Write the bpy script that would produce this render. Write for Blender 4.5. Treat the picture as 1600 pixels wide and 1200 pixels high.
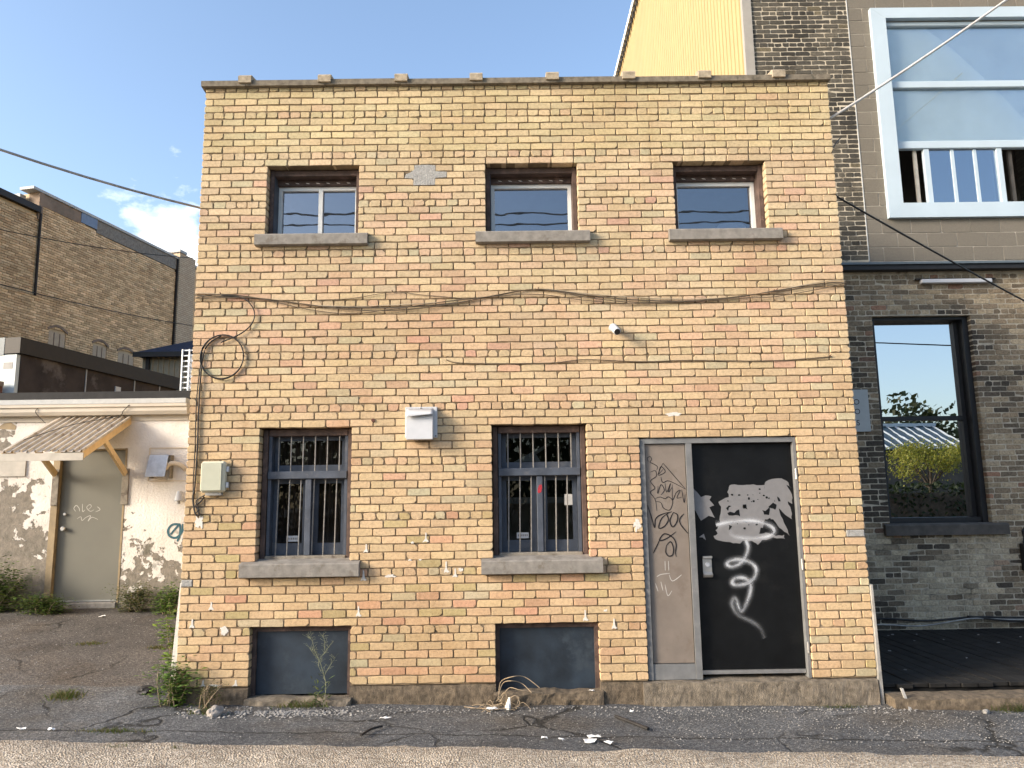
import bpy, math, random
import numpy as np
from mathutils import Vector, Matrix, noise as mnoise

sc = bpy.context.scene
for o in list(bpy.data.objects):
    bpy.data.objects.remove(o)
COL = sc.collection
rng = random.Random(11)

# ------------------------------------------------------------------ camera
cam_d = bpy.data.cameras.new('camera')
cam = bpy.data.objects.new('camera', cam_d); COL.objects.link(cam)
cam_d.sensor_fit = 'HORIZONTAL'; cam_d.sensor_width = 36.0
cam_d.lens = 36.0 * 1200.0 / 1600.0
cam_d.clip_start = 0.05; cam_d.clip_end = 2000
PITCH, YAW, ROLL = math.radians(8.8766), math.radians(0.3465), math.radians(-0.8169)
fwd = Vector((math.sin(YAW) * math.cos(PITCH), math.cos(YAW) * math.cos(PITCH), math.sin(PITCH)))
rgt = Vector((math.cos(YAW), -math.sin(YAW), 0)); upv = rgt.cross(fwd)
r2 = rgt * math.cos(ROLL) + upv * math.sin(ROLL); u2 = upv * math.cos(ROLL) - rgt * math.sin(ROLL)
cam.matrix_world = Matrix(((r2.x, u2.x, -fwd.x, -0.1357), (r2.y, u2.y, -fwd.y, -6.9692),
                           (r2.z, u2.z, -fwd.z, 1.6970), (0, 0, 0, 1)))
sc.camera = cam

# ------------------------------------------------------------------ light
SUN_EL, SUN_AZ = math.radians(21), math.radians(66)      # azimuth: to the left of the facade's normal
S = Vector((-math.sin(SUN_AZ) * math.cos(SUN_EL), -math.cos(SUN_AZ) * math.cos(SUN_EL), math.sin(SUN_EL)))
sun_d = bpy.data.lights.new('sun', 'SUN'); sun = bpy.data.objects.new('sun', sun_d); COL.objects.link(sun)
sun_d.energy = 2.8; sun_d.angle = math.radians(18); sun_d.color = (1.0, 0.88, 0.73)
sun.rotation_euler = (-S).to_track_quat('-Z', 'Y').to_euler()
sun.location = (-12, -8, 14)

world = bpy.data.worlds.new('World'); sc.world = world; world.use_nodes = True
wn = world.node_tree; wn.nodes.clear()
def wnode(t, **k):
    n = wn.nodes.new(t)
    for a, b in k.items(): setattr(n, a, b)
    return n
sky = wnode('ShaderNodeTexSky', sky_type='NISHITA', sun_disc=False)
sky.sun_elevation = SUN_EL; sky.sun_rotation = math.atan2(S.x, S.y) % (2 * math.pi)
sky.air_density = 1.0; sky.dust_density = 2.4; sky.ozone_density = 1.3; sky.altitude = 200
tc = wnode('ShaderNodeTexCoord')
mp = wnode('ShaderNodeMapping'); mp.inputs['Scale'].default_value = (1, 1, 1.7); mp.inputs['Location'].default_value = (0.3, 0.1, 0.2)
nz = wnode('ShaderNodeTexNoise'); nz.inputs['Scale'].default_value = 11.0; nz.inputs['Detail'].default_value = 8; nz.inputs['Roughness'].default_value = 0.58
rmp = wnode('ShaderNodeValToRGB'); rmp.color_ramp.elements[0].position = 0.56; rmp.color_ramp.elements[1].position = 0.86
mul = wnode('ShaderNodeMath', operation='MULTIPLY'); mul.inputs[1].default_value = 0.9
dist = wnode('ShaderNodeVectorMath', operation='DISTANCE'); dist.inputs[1].default_value = (-0.395, 0.880, 0.265)   # a small bank of cumulus low in the left sky
near_ = wnode('ShaderNodeMapRange'); near_.inputs['From Min'].default_value = 0.02; near_.inputs['From Max'].default_value = 0.20
near_.inputs['To Min'].default_value = 0.27; near_.inputs['To Max'].default_value = -0.16
add_ = wnode('ShaderNodeMath', operation='ADD')
mixc = wnode('ShaderNodeMixRGB'); mixc.inputs['Color2'].default_value = (7.6, 7.4, 7.2, 1)
bg = wnode('ShaderNodeBackground'); bg.inputs['Strength'].default_value = 0.15
wo = wnode('ShaderNodeOutputWorld')
L = wn.links.new
L(tc.outputs['Generated'], mp.inputs['Vector']); L(mp.outputs[0], nz.inputs['Vector']); L(tc.outputs['Generated'], dist.inputs[0]); L(dist.outputs['Value'], near_.inputs['Value'])
L(nz.outputs['Fac'], add_.inputs[0]); L(near_.outputs[0], add_.inputs[1]); L(add_.outputs[0], rmp.inputs[0]); L(rmp.outputs[0], mul.inputs[0])
L(mul.outputs[0], mixc.inputs['Fac']); L(sky.outputs[0], mixc.inputs['Color1']); L(mixc.outputs[0], bg.inputs[0]); L(bg.outputs[0], wo.inputs[0])

sc.view_settings.view_transform = 'Standard'; sc.view_settings.look = 'None'
sc.view_settings.exposure = 1.30; sc.view_settings.gamma = 1.0; sc.view_settings.use_curve_mapping = False
sc.render.engine = 'CYCLES'
sc.cycles.use_denoising = True
sc.cycles.max_bounces = 6; sc.cycles.transparent_max_bounces = 12
sc.cycles.sample_clamp_indirect = 6.0

# ------------------------------------------------------------------ materials
def new_mat(name):
    m = bpy.data.materials.new(name); m.use_nodes = True
    nt = m.node_tree; nt.nodes.clear()
    out = nt.nodes.new('ShaderNodeOutputMaterial'); b = nt.nodes.new('ShaderNodeBsdfPrincipled')
    nt.links.new(b.outputs[0], out.inputs[0])
    return m, nt, b
class NT:
    """small wrapper that builds shader nodes on world position"""
    def __init__(s, nt, b): s.nt, s.b = nt, b; s.pos = None
    def n(s, t, **k):
        x = s.nt.nodes.new(t)
        for a, v in k.items(): setattr(x, a, v)
        return x
    def l(s, a, b): s.nt.links.new(a, b)
    def P(s, scale=(1, 1, 1), loc=(0, 0, 0)):
        if s.pos is None: s.pos = s.n('ShaderNodeNewGeometry').outputs['Position']
        m = s.n('ShaderNodeMapping'); m.inputs['Scale'].default_value = scale; m.inputs['Location'].default_value = loc
        s.l(s.pos, m.inputs[0]); return m.outputs[0]
    def noise(s, scale, detail=4, rough=0.55, stretch=(1, 1, 1), loc=(0, 0, 0), dist=0.0):
        x = s.n('ShaderNodeTexNoise'); x.inputs['Scale'].default_value = scale; x.inputs['Detail'].default_value = detail
        x.inputs['Roughness'].default_value = rough; x.inputs['Distortion'].default_value = dist
        s.l(s.P(stretch, loc), x.inputs['Vector']); return x.outputs['Fac']
    def voro(s, scale, feature='F1', stretch=(1, 1, 1), out='Distance', rnd=1.0):
        x = s.n('ShaderNodeTexVoronoi', feature=feature); x.inputs['Scale'].default_value = scale; x.inputs['Randomness'].default_value = rnd
        s.l(s.P(stretch), x.inputs['Vector']); return x.outputs[out]
    def ramp(s, fac, stops):
        r = s.n('ShaderNodeValToRGB'); e = r.color_ramp.elements
        while len(e) < len(stops): e.new(0.5)
        for i, (p, c) in enumerate(stops):
            e[i].position = p; e[i].color = (c, c, c, 1) if isinstance(c, (int, float)) else (*c, 1)
        s.l(fac, r.inputs[0]); return r.outputs[0]
    def mix(s, fac, a, b, mode='MIX'):
        x = s.n('ShaderNodeMixRGB', blend_type=mode)
        for sock, v in (('Fac', fac), ('Color1', a), ('Color2', b)):
            if isinstance(v, (int, float)): x.inputs[sock].default_value = v if sock == 'Fac' else (v, v, v, 1)
            elif isinstance(v, tuple): x.inputs[sock].default_value = (*v, 1)
            else: s.l(v, x.inputs[sock])
        return x.outputs[0]
    def math(s, op, a, b):
        x = s.n('ShaderNodeMath', operation=op)
        for i, v in enumerate((a, b)):
            if isinstance(v, (int, float)): x.inputs[i].default_value = v
            else: s.l(v, x.inputs[i])
        return x.outputs[0]
    def attr(s, name='Col'):
        x = s.n('ShaderNodeAttribute'); x.attribute_name = name; return x.outputs['Color']
    def col(s, v): s.l(v, s.b.inputs['Base Color'])
    def bump(s, h, strength=0.4, dist=0.01):
        x = s.n('ShaderNodeBump'); x.inputs['Strength'].default_value = strength; x.inputs['Distance'].default_value = dist
        s.l(h, x.inputs['Height']); s.l(x.outputs[0], s.b.inputs['Normal'])
    def rough(s, v):
        if isinstance(v, (int, float)): s.b.inputs['Roughness'].default_value = v
        else: s.l(v, s.b.inputs['Roughness'])
def simple(name, c, rough=0.7, metal=0.0, var=0.15, scale=12, bump=0.15, bscale=80, c2=None, spec=0.4, bdist=0.004):
    """plain surface with mottling, a second tone in patches and fine relief"""
    m, nt, b = new_mat(name); t = NT(nt, b)
    b.inputs['Metallic'].default_value = metal; b.inputs['Specular IOR Level'].default_value = spec
    lo = tuple(x * (1 - var) for x in c); hi = tuple(min(1, x * (1 + var)) for x in c)
    k = t.ramp(t.noise(scale, 5), [(0.3, lo), (0.7, hi)])
    if c2: k = t.mix(t.ramp(t.noise(scale * 0.6, 6, 0.7, loc=(3, 7, 1)), [(0.55, 0.0), (0.65, 1.0)]), k, c2)
    t.col(k); t.rough(rough)
    if bump: t.bump(t.noise(bscale, 4), bump, bdist)
    return m
def brick_mat(name, dark=0.62, pit=0.5, soot=None, speck=True, hi=1.12):
    m, nt, b = new_mat(name); t = NT(nt, b)
    c = t.attr()
    c = t.mix(1.0, c, t.ramp(t.noise(38, 6, 0.65), [(0.28, dark), (0.5, 0.97), (0.72, hi)]), 'MULTIPLY')
    c = t.mix(t.ramp(t.noise(130, 3), [(0.60, 0.0), (0.70, pit)]), c, t.mix(1.0, c, (0.55, 0.45, 0.36), 'MULTIPLY'))
    if speck:
        c = t.mix(t.ramp(t.noise(75, 2, loc=(5, 2, 9)), [(0.70, 0.0), (0.74, 0.75)]), c, (0.10, 0.07, 0.045))
    if soot:
        f = t.ramp(t.noise(soot[0], 6, 0.65, (1, 1, 0.6)), [(soot[1], 0.0), (soot[2], soot[3])])
        c = t.mix(f, c, soot[4])
    if name == 'buff_brick':
        c = t.mix(1.0, c, t.ramp(t.noise(0.8, 6, 0.6), [(0.30, (0.84, 0.80, 0.74)), (0.55, (1.0, 1.0, 1.0)), (0.75, (1.03, 1.0, 0.96))]), 'MULTIPLY')
        c = t.mix(t.ramp(t.noise(9, 5, 0.6, (1, 1, 0.10), loc=(3, 0, 0)), [(0.60, 0.0), (0.72, 0.35)]), c, t.mix(1.0, c, (0.66, 0.60, 0.52), 'MULTIPLY'))
        c = t.mix(t.ramp(t.noise(3.4, 6, 0.65, (1, 1, 0.22)), [(0.58, 0.0), (0.74, 0.5)]), c, t.mix(1.0, c, (0.70, 0.62, 0.52), 'MULTIPLY'))
    t.col(c); t.rough(0.92); b.inputs['Specular IOR Level'].default_value = 0.2
    h = t.math('ADD', t.noise(60, 5, 0.65), t.math('MULTIPLY', t.noise(220, 2), 0.5))
    t.bump(h, 0.55, 0.006)
    return m
M = {}
M['brick_y'] = brick_mat('buff_brick', 0.72, 0.55)
M['brick_d'] = brick_mat('sooty_brick', 0.5, 0.6, (1.7, 0.53, 0.68, 0.60, (0.035, 0.030, 0.025)), False, 1.3)
M['brick_w'] = brick_mat('weathered_brick', 0.75, 0.3, (0.7, 0.60, 0.74, 0.45, (0.20, 0.12, 0.07)), False)
M['mortar'] = simple('mortar', (0.185, 0.136, 0.083), 0.95, var=0.4, scale=7, bump=0.6, bscale=120, c2=(0.27, 0.21, 0.14))
M['mortar_d'] = simple('pale_mortar', (0.40, 0.35, 0.27), 0.95, var=0.3, scale=5, bump=0.5, bscale=120, c2=(0.14, 0.12, 0.09))
M['mortar_w'] = simple('brown_mortar', (0.45, 0.36, 0.24), 0.95, var=0.25, scale=3, bump=0.3)
M['patch'] = simple('grey_render', (0.30, 0.295, 0.28), 0.95, var=0.2, scale=25, bump=0.9, bscale=70, bdist=0.01)
M['concrete'] = simple('grey_concrete', (0.205, 0.19, 0.17), 0.92, var=0.25, scale=14, bump=0.6, bscale=110, c2=(0.15, 0.132, 0.11))
M['found'] = simple('rough_foundation', (0.125, 0.097, 0.067), 0.95, var=0.45, scale=22, bump=1.0, bscale=110, c2=(0.075, 0.06, 0.042), bdist=0.01)
M['step'] = simple('stained_step_concrete', (0.165, 0.138, 0.105), 0.95, var=0.4, scale=18, bump=1.0, bscale=110, c2=(0.10, 0.082, 0.06), bdist=0.009)
M['coping'] = simple('coping_clay', (0.17, 0.145, 0.11), 0.9, var=0.35, scale=18, bump=0.5, bscale=90, c2=(0.09, 0.08, 0.06))
M['collar'] = simple('collar_clay', (0.33, 0.275, 0.20), 0.9, var=0.3, scale=25, bump=0.5, bscale=90, c2=(0.20, 0.165, 0.12))
M['wood_dk'] = simple('worn_dark_timber', (0.075, 0.05, 0.042), 0.8, var=0.4, scale=10, bump=0.5, bscale=60, c2=(0.16, 0.105, 0.085))
M['paint_blue'] = simple('slate_blue_paint', (0.055, 0.066, 0.088), 0.6, var=0.25, scale=8, bump=0.25, bscale=60, c2=(0.085, 0.09, 0.105))
M['paint_navy'] = simple('navy_board', (0.016, 0.025, 0.037), 0.5, var=0.45, scale=4, bump=0.3, bscale=30, c2=(0.030, 0.042, 0.056))
M['wood_grey'] = simple('grey_weathered_wood', (0.21, 0.185, 0.15), 0.85, var=0.3, scale=14, bump=0.5, bscale=70, c2=(0.10, 0.08, 0.065))
M['vinyl'] = simple('white_vinyl', (0.66, 0.665, 0.65), 0.45, var=0.05, bump=0)
M['vinyl_b'] = simple('white_metal_trim', (0.80, 0.83, 0.85), 0.5, var=0.04, scale=3, bump=0)
M['bar'] = simple('painted_bar', (0.17, 0.16, 0.15), 0.6, var=0.3, scale=30, bump=0.2)
M['trim_shade_tint'] = simple('shade_tinted_white_trim', (0.42, 0.505, 0.57), 0.5, var=0.04, scale=3, bump=0)  # white window trim, with the bluish cast of shade mixed into its colour
M['white'] = simple('white_plastic', (0.47, 0.48, 0.50), 0.4, var=0.04, bump=0)
M['black'] = simple('black_rubber', (0.018, 0.016, 0.015), 0.6, var=0.3, bump=0)
M['cable_b'] = simple('brown_cable', (0.10, 0.075, 0.05), 0.7, var=0.3, bump=0)
M['cable_g'] = simple('grey_cable', (0.30, 0.29, 0.27), 0.6, var=0.3, bump=0)
M['cable_k'] = simple('dark_cable', (0.075, 0.06, 0.045), 0.7, var=0.3, bump=0)
M['cable_t'] = simple('tan_cable', (0.34, 0.28, 0.20), 0.7, var=0.3, bump=0)
M['cable_l'] = simple('pale_cable', (0.50, 0.48, 0.45), 0.6, var=0.2, bump=0)
M['steel'] = simple('brushed_steel', (0.52, 0.52, 0.51), 0.35, metal=0.85, var=0.12, scale=20, bump=0.05)
M['galv'] = simple('galvanised_sheet', (0.42, 0.44, 0.47), 0.5, metal=0.5, var=0.15, scale=18, bump=0.05)
M['frame_grey'] = simple('grey_door_frame', (0.155, 0.158, 0.16), 0.5, var=0.15, scale=10, bump=0.08, c2=(0.195, 0.195, 0.192))
M['panel_tan'] = simple('taupe_panel', (0.185, 0.155, 0.13), 0.55, var=0.12, scale=6, bump=0.08, c2=(0.16, 0.13, 0.106))
M['door_blk'] = simple('black_door', (0.0042, 0.0047, 0.0052), 0.5, var=0.35, scale=7, bump=0.12, bscale=14, spec=0.2, c2=(0.0075, 0.0078, 0.008))
M['poster'] = simple('torn_grey_film', (0.17, 0.168, 0.172), 0.6, var=0.08, scale=15, bump=0.08)
M['tag'] = simple('black_marker', (0.015, 0.012, 0.012), 0.5, var=0.2, bump=0)
M['scratch'] = simple('pale_scratch', (0.42, 0.40, 0.37), 0.8, var=0.2, bump=0)
M['flake'] = simple('white_paint_flake', (0.58, 0.55, 0.50), 0.8, var=0.12, scale=40, bump=0.4)
M['boxgrey'] = simple('beige_plastic', (0.52, 0.49, 0.37), 0.5, var=0.05, bump=0.03)
M['boxlid'] = simple('grey_green_lid', (0.40, 0.405, 0.315), 0.5, var=0.05, bump=0.03)
M['siding'] = simple('yellow_sheet', (0.40, 0.295, 0.135), 0.5, var=0.04, scale=2, bump=0)
M['trim_grey'] = simple('grey_trim', (0.30, 0.28, 0.25), 0.6, var=0.06, bump=0)
M['block'] = brick_mat('painted_block', 0.88, 0.25, None, False, 1.08)
M['block_m'] = simple('block_mortar', (0.36, 0.33, 0.28), 0.95, var=0.2, scale=8, bump=0.4)
M['flash_bl'] = simple('slate_flashing', (0.10, 0.125, 0.145), 0.5, var=0.15, bump=0.05)
M['flash_dk'] = simple('black_flashing', (0.015, 0.015, 0.017), 0.6, var=0.2, bump=0)
M['frame_blk'] = simple('black_window_frame', (0.012, 0.012, 0.013), 0.5, var=0.2, bump=0.1)
M['blind'] = simple('pale_blue_blind', (0.52, 0.63, 0.69), 0.9, var=0.08, scale=2, bump=0.1)
M['sill_d'] = simple('dark_stone_sill', (0.085, 0.075, 0.065), 0.9, var=0.3, scale=8, bump=0.5)
M['plaque'] = simple('grey_plaque', (0.36, 0.38, 0.38), 0.6, var=0.05, bump=0.03)
M['plank'] = simple('black_stained_plank', (0.014, 0.0135, 0.013), 0.75, var=0.5, scale=7, bump=0.4, bscale=40, c2=(0.026, 0.024, 0.021), spec=0.2)
M['interior'] = simple('dim_interior', (0.10, 0.085, 0.07), 0.9, var=0.2, scale=2, bump=0)
M['curtain'] = simple('brown_curtain', (0.15, 0.10, 0.07), 0.95, var=0.3, scale=6, bump=0)
M['cream'] = simple('cream_gutter', (0.46, 0.415, 0.35), 0.6, var=0.06, scale=5, bump=0.05)
M['roof_blk'] = simple('black_roofing', (0.014, 0.014, 0.015), 0.8, var=0.3, bump=0.3)
M['door_grn'] = simple('grey_green_door', (0.14, 0.136, 0.112), 0.5, var=0.06, scale=3, bump=0.05)
M['jamb_tan'] = simple('tan_jamb', (0.27, 0.205, 0.12), 0.7, var=0.2, scale=9, bump=0.2)
M['lumber'] = simple('new_lumber', (0.60, 0.44, 0.24), 0.75, var=0.12, scale=14, bump=0.2)
M['lumber_g'] = simple('old_fascia', (0.42, 0.39, 0.34), 0.8, var=0.12, scale=8, bump=0.2)
M['sheet'] = simple('weathered_roof_sheet', (0.50, 0.44, 0.36), 0.55, metal=0.2, var=0.22, scale=9, bump=0.1, c2=(0.28, 0.22, 0.16))
M['pipe_tan'] = simple('tan_pipe', (0.58, 0.49, 0.37), 0.6, var=0.1, bump=0.1)
M['teal'] = simple('teal_spray', (0.02, 0.085, 0.11), 0.6, var=0.2, bump=0)
M['brown_dk'] = simple('dark_brown_fascia', (0.012, 0.0085, 0.0075), 0.6, var=0.2, bump=0.05)
M['brown_wall'] = simple('stained_brown_wall', (0.04, 0.030, 0.026), 0.85, var=0.5, scale=2.8, bump=0.3, c2=(0.11, 0.092, 0.083))
M['pale_wall'] = simple('pale_painted_wall', (0.55, 0.60, 0.60), 0.8, var=0.05, bump=0.1)
M['rust'] = simple('rusty_sheet', (0.12, 0.05, 0.035), 0.8, var=0.4, scale=7, bump=0.2)
M['shed_roof'] = simple('blue_black_shingle', (0.012, 0.018, 0.040), 0.8, var=0.5, scale=10, bump=0.5, c2=(0.02, 0.028, 0.055))
M['shed_wall'] = simple('tan_ribbed_sheet', (0.26, 0.225, 0.16), 0.6, var=0.08, bump=0)
M['coping_w'] = simple('pale_coping', (0.40, 0.41, 0.41), 0.7, var=0.1, bump=0.1)
M['stucco'] = simple('brown_stucco', (0.22, 0.165, 0.125), 0.95, var=0.2, scale=3, bump=0.4, c2=(0.17, 0.14, 0.11))
M['blue_pan'] = simple('blue_sheet', (0.16, 0.22, 0.33), 0.6, var=0.1, bump=0.05)
M['board'] = simple('beige_boarding', (0.42, 0.34, 0.25), 0.8, var=0.1, bump=0.1)
M['rock'] = simple('grey_rock', (0.30, 0.27, 0.24), 0.95, var=0.3, scale=20, bump=0.7)
M['stone'] = simple('pale_stone', (0.22, 0.212, 0.20), 0.95, var=0.35, scale=9, bump=0.4)
M['paper'] = simple('white_litter', (0.75, 0.74, 0.72), 0.7, var=0.1, scale=30, bump=0.3)
M['twig'] = simple('dry_vine', (0.30, 0.23, 0.15), 0.9, var=0.3, scale=20, bump=0.2)
M['weed_stem'] = simple('weed_stem', (0.20, 0.21, 0.13), 0.9, var=0.3, scale=20, bump=0)
M['red'] = simple('red_paint', (0.30, 0.02, 0.03), 0.6, var=0.2, bump=0)
M['roof_metal'] = simple('green_metal_roof', (0.10, 0.14, 0.15), 0.5, var=0.1, bump=0)
M['roof_rib'] = simple('pale_roof_rib', (0.5, 0.55, 0.58), 0.5, var=0.1, bump=0)
M['lane_stone'] = simple('lane_pebble', (0.40, 0.33, 0.25), 0.95, var=0.4, scale=25, bump=0.3)
M['bark'] = simple('bark', (0.09, 0.07, 0.05), 0.9, var=0.3, bump=0.5)

def leaf_mat(name):
    m, nt, b = new_mat(name); t = NT(nt, b)
    t.col(t.attr()); t.rough(0.55); b.inputs['Specular IOR Level'].default_value = 0.3
    tr = t.n('ShaderNodeBsdfTranslucent'); t.l(t.attr(), tr.inputs[0])
    mx = t.n('ShaderNodeMixShader'); mx.inputs[0].default_value = 0.3
    t.l(b.outputs[0], mx.inputs[1]); t.l(tr.outputs[0], mx.inputs[2])
    out = [n for n in nt.nodes if n.type == 'OUTPUT_MATERIAL'][0]; t.l(mx.outputs[0], out.inputs[0])
    return m
M['leaf'] = leaf_mat('leaf')
def glass_mat(name, base, k, tint=(0.9, 0.93, 0.95), rough=0.0, wob=0.0):
    """pane: reflects base + k*fresnel of the light, lets the rest through"""
    m, nt, b = new_mat(name); t = NT(nt, b); nt.nodes.remove(b)
    tr = t.n('ShaderNodeBsdfTransparent'); tr.inputs[0].default_value = (*tint, 1)
    gl = t.n('ShaderNodeBsdfGlossy'); gl.inputs['Roughness'].default_value = rough; gl.inputs[0].default_value = (0.95, 0.97, 1, 1)
    if wob:
        x = t.n('ShaderNodeBump'); x.inputs['Strength'].default_value = wob; x.inputs['Distance'].default_value = 0.02
        t.l(t.noise(3.0, 2), x.inputs['Height']); t.l(x.outputs[0], gl.inputs['Normal'])
    fr = t.n('ShaderNodeFresnel'); fr.inputs[0].default_value = 1.5
    f = t.math('ADD', t.math('MULTIPLY', fr.outputs[0], k), base)
    mx = t.n('ShaderNodeMixShader'); t.l(f, mx.inputs[0]); t.l(tr.outputs[0], mx.inputs[1]); t.l(gl.outputs[0], mx.inputs[2])
    out = [n for n in nt.nodes if n.type == 'OUTPUT_MATERIAL'][0]; t.l(mx.outputs[0], out.inputs[0])
    return m
M['glass'] = glass_mat('window_glass', 0.0, 0.75, (0.72, 0.73, 0.73))
M['glass_thin'] = glass_mat('clear_pane', 0.0, 0.7, (0.97, 0.98, 0.98))
M['glass_up'] = glass_mat('dark_pane', 0.12, 1.3, (0.62, 0.65, 0.70), 0.0, 0.03)
M['glass_mir'] = glass_mat('reflective_pane', 0.58, 1.5, (0.10, 0.11, 0.12), 0.0, 0.012)
M['glass_blue'] = glass_mat('blue_pane', 0.30, 1.0, (0.35, 0.50, 0.62), 0.05)

def spray_mat(name, c, edge, soft):
    m, nt, b = new_mat(name); t = NT(nt, b)
    b.inputs['Base Color'].default_value = (*c, 1); b.inputs['Roughness'].default_value = 0.6
    a = t.n('ShaderNodeAttribute'); a.attribute_name = 'Col'
    sep = t.n('ShaderNodeSeparateColor'); t.l(a.outputs['Color'], sep.inputs[0])
    al = t.math('MULTIPLY', sep.outputs[0], t.ramp(t.noise(160, 3), [(0.3, edge), (0.7, 1.0)]))
    t.l(al, b.inputs['Alpha'])
    return m
M['spray'] = spray_mat('white_spray', (0.80, 0.83, 0.88), 0.6, 1)

# peeling white paint over grey render
def peel_mat():
    m, nt, b = new_mat('peeling_white_paint'); t = NT(nt, b)
    paint = t.ramp(t.noise(2.2, 5), [(0.3, (0.57, 0.525, 0.47)), (0.7, (0.70, 0.67, 0.635))])
    paint = t.mix(t.ramp(t.noise(1.1, 4, loc=(4, 0, 2)), [(0.55, 0.0), (0.75, 0.35)]), paint, (0.60, 0.47, 0.40))
    under = t.ramp(t.noise(14, 5), [(0.3, (0.13, 0.115, 0.09)), (0.7, (0.25, 0.215, 0.175))])
    geo = t.n('ShaderNodeNewGeometry'); sp = t.n('ShaderNodeSeparateXYZ'); t.l(geo.outputs['Position'], sp.inputs[0])
    # paint is worn most near the ground and left of the door, where splash water reaches
    mr = t.n('ShaderNodeMapRange'); mr.inputs['From Min'].default_value = 0.4; mr.inputs['From Max'].default_value = 2.3
    mr.inputs['To Min'].default_value = 0.17; mr.inputs['To Max'].default_value = -0.13; t.l(sp.outputs['Z'], mr.inputs[0])
    ml = t.n('ShaderNodeMapRange'); ml.inputs['From Min'].default_value = -6.9; ml.inputs['From Max'].default_value = -5.6
    ml.inputs['To Min'].default_value = 0.16; ml.inputs['To Max'].default_value = -0.015; t.l(sp.outputs['X'], ml.inputs[0])
    n = t.math('ADD', t.math('MULTIPLY', t.noise(3.6, 8, 0.62, dist=0.5), 0.6), t.math('MULTIPLY', t.noise(9.5, 7, 0.6, loc=(1, 4, 2)), 0.4))
    f = t.math('ADD', t.math('ADD', n, mr.outputs[0]), ml.outputs[0])
    msk = t.ramp(f, [(0.56, 0.0), (0.572, 1.0)])
    paint = t.mix(t.ramp(t.noise(5, 6, 0.7, (1, 1, 0.15)), [(0.56, 0.0), (0.75, 0.5)]), paint, (0.40, 0.34, 0.27))
    c = t.mix(msk, paint, under)
    moss = t.ramp(t.math('ADD', t.noise(6, 5), mr.outputs[0]), [(0.66, 0.0), (0.76, 0.6)])
    c = t.mix(moss, c, (0.07, 0.075, 0.05))
    t.col(c); t.rough(0.85)
    h = t.math('ADD', t.math('MULTIPLY', msk, -0.6), t.math('MULTIPLY', t.noise(40, 5), 0.5))
    t.bump(h, 0.9, 0.02)
    return m
M['peel'] = peel_mat()

def asphalt_mat():
    m, nt, b = new_mat('old_asphalt'); t = NT(nt, b)
    agg = t.voro(95, out='Color'); ag = t.n('ShaderNodeSeparateColor'); t.l(agg, ag.inputs[0])
    c = t.ramp(ag.outputs[0], [(0.0, (0.055, 0.056, 0.058)), (0.55, (0.105, 0.106, 0.108)), (0.9, (0.165, 0.165, 0.163)), (1.0, (0.24, 0.238, 0.23))])
    c = t.mix(1.0, c, t.ramp(t.noise(1.3, 6, 0.6), [(0.3, 0.72), (0.7, 1.18)]), 'MULTIPLY')
    c = t.mix(t.ramp(t.noise(0.7, 6, 0.65, loc=(2, 5, 0)), [(0.48, 0.0), (0.64, 0.7)]), c, t.mix(1.0, c, (0.90, 0.76, 0.60), 'MULTIPLY'))
    g_ = t.n('ShaderNodeNewGeometry'); sp_ = t.n('ShaderNodeSeparateXYZ'); t.l(g_.outputs['Position'], sp_.inputs[0])
    yy = t.math('ADD', t.math('ADD', sp_.outputs[1], t.math('MULTIPLY', sp_.outputs[0], 0.04)), t.math('MULTIPLY', t.noise(2.2, 6, 0.6), 0.22))
    seam = t.ramp(t.math('ABSOLUTE', t.math('ADD', yy, 0.80), 0.0), [(0.0, 1.0), (0.007, 0.75), (0.02, 0.0)])
    old = t.ramp(t.math('SUBTRACT', yy, 0.35), [(0.0, 0.0), (0.03, 0.75)])      # older brown surfacing in the side yard
    c = t.mix(old, c, t.mix(1.0, c, (0.92, 0.79, 0.67), 'MULTIPLY'))
    c = t.mix(t.ramp(t.noise(0.45, 3, 0.5, loc=(7, 3, 0)), [(0.50, 0.0), (0.515, 0.38)]), c, t.mix(1.0, c, (0.62, 0.63, 0.66), 'MULTIPLY'))
    w = t.n('ShaderNodeVectorMath', operation='ADD'); nv = t.n('ShaderNodeTexNoise'); nv.inputs['Scale'].default_value = 1.8; nv.inputs['Detail'].default_value = 6
    t.l(t.P(), nv.inputs[0]); sc_ = t.n('ShaderNodeVectorMath', operation='SCALE'); sc_.inputs['Scale'].default_value = 0.7
    t.l(nv.outputs['Color'], sc_.inputs[0]); t.l(t.P(), w.inputs[0]); t.l(sc_.outputs[0], w.inputs[1])
    v = t.n('ShaderNodeTexVoronoi', feature='DISTANCE_TO_EDGE'); v.inputs['Scale'].default_value = 0.75; t.l(w.outputs[0], v.inputs['Vector'])
    crack = t.ramp(v.outputs['Distance'], [(0.0, 1.0), (0.006, 0.8), (0.02, 0.0)])
    gate = t.ramp(t.noise(0.9, 3, loc=(9, 1, 0)), [(0.42, 0.0), (0.55, 0.9)])
    cf = t.math('MAXIMUM', t.math('MULTIPLY', crack, gate), t.math('MULTIPLY', seam, 0.85))
    c = t.mix(cf, c, (0.018, 0.016, 0.013))
    t.col(c); t.rough(0.95); b.inputs['Specular IOR Level'].default_value = 0.2
    h = t.math('ADD', t.math('MULTIPLY', t.voro(95), 0.5), t.math('MULTIPLY', cf, -1.2))
    h = t.math('ADD', h, t.noise(24, 4))
    t.bump(h, 0.55, 0.012)
    return m
M['asphalt'] = asphalt_mat()
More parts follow.
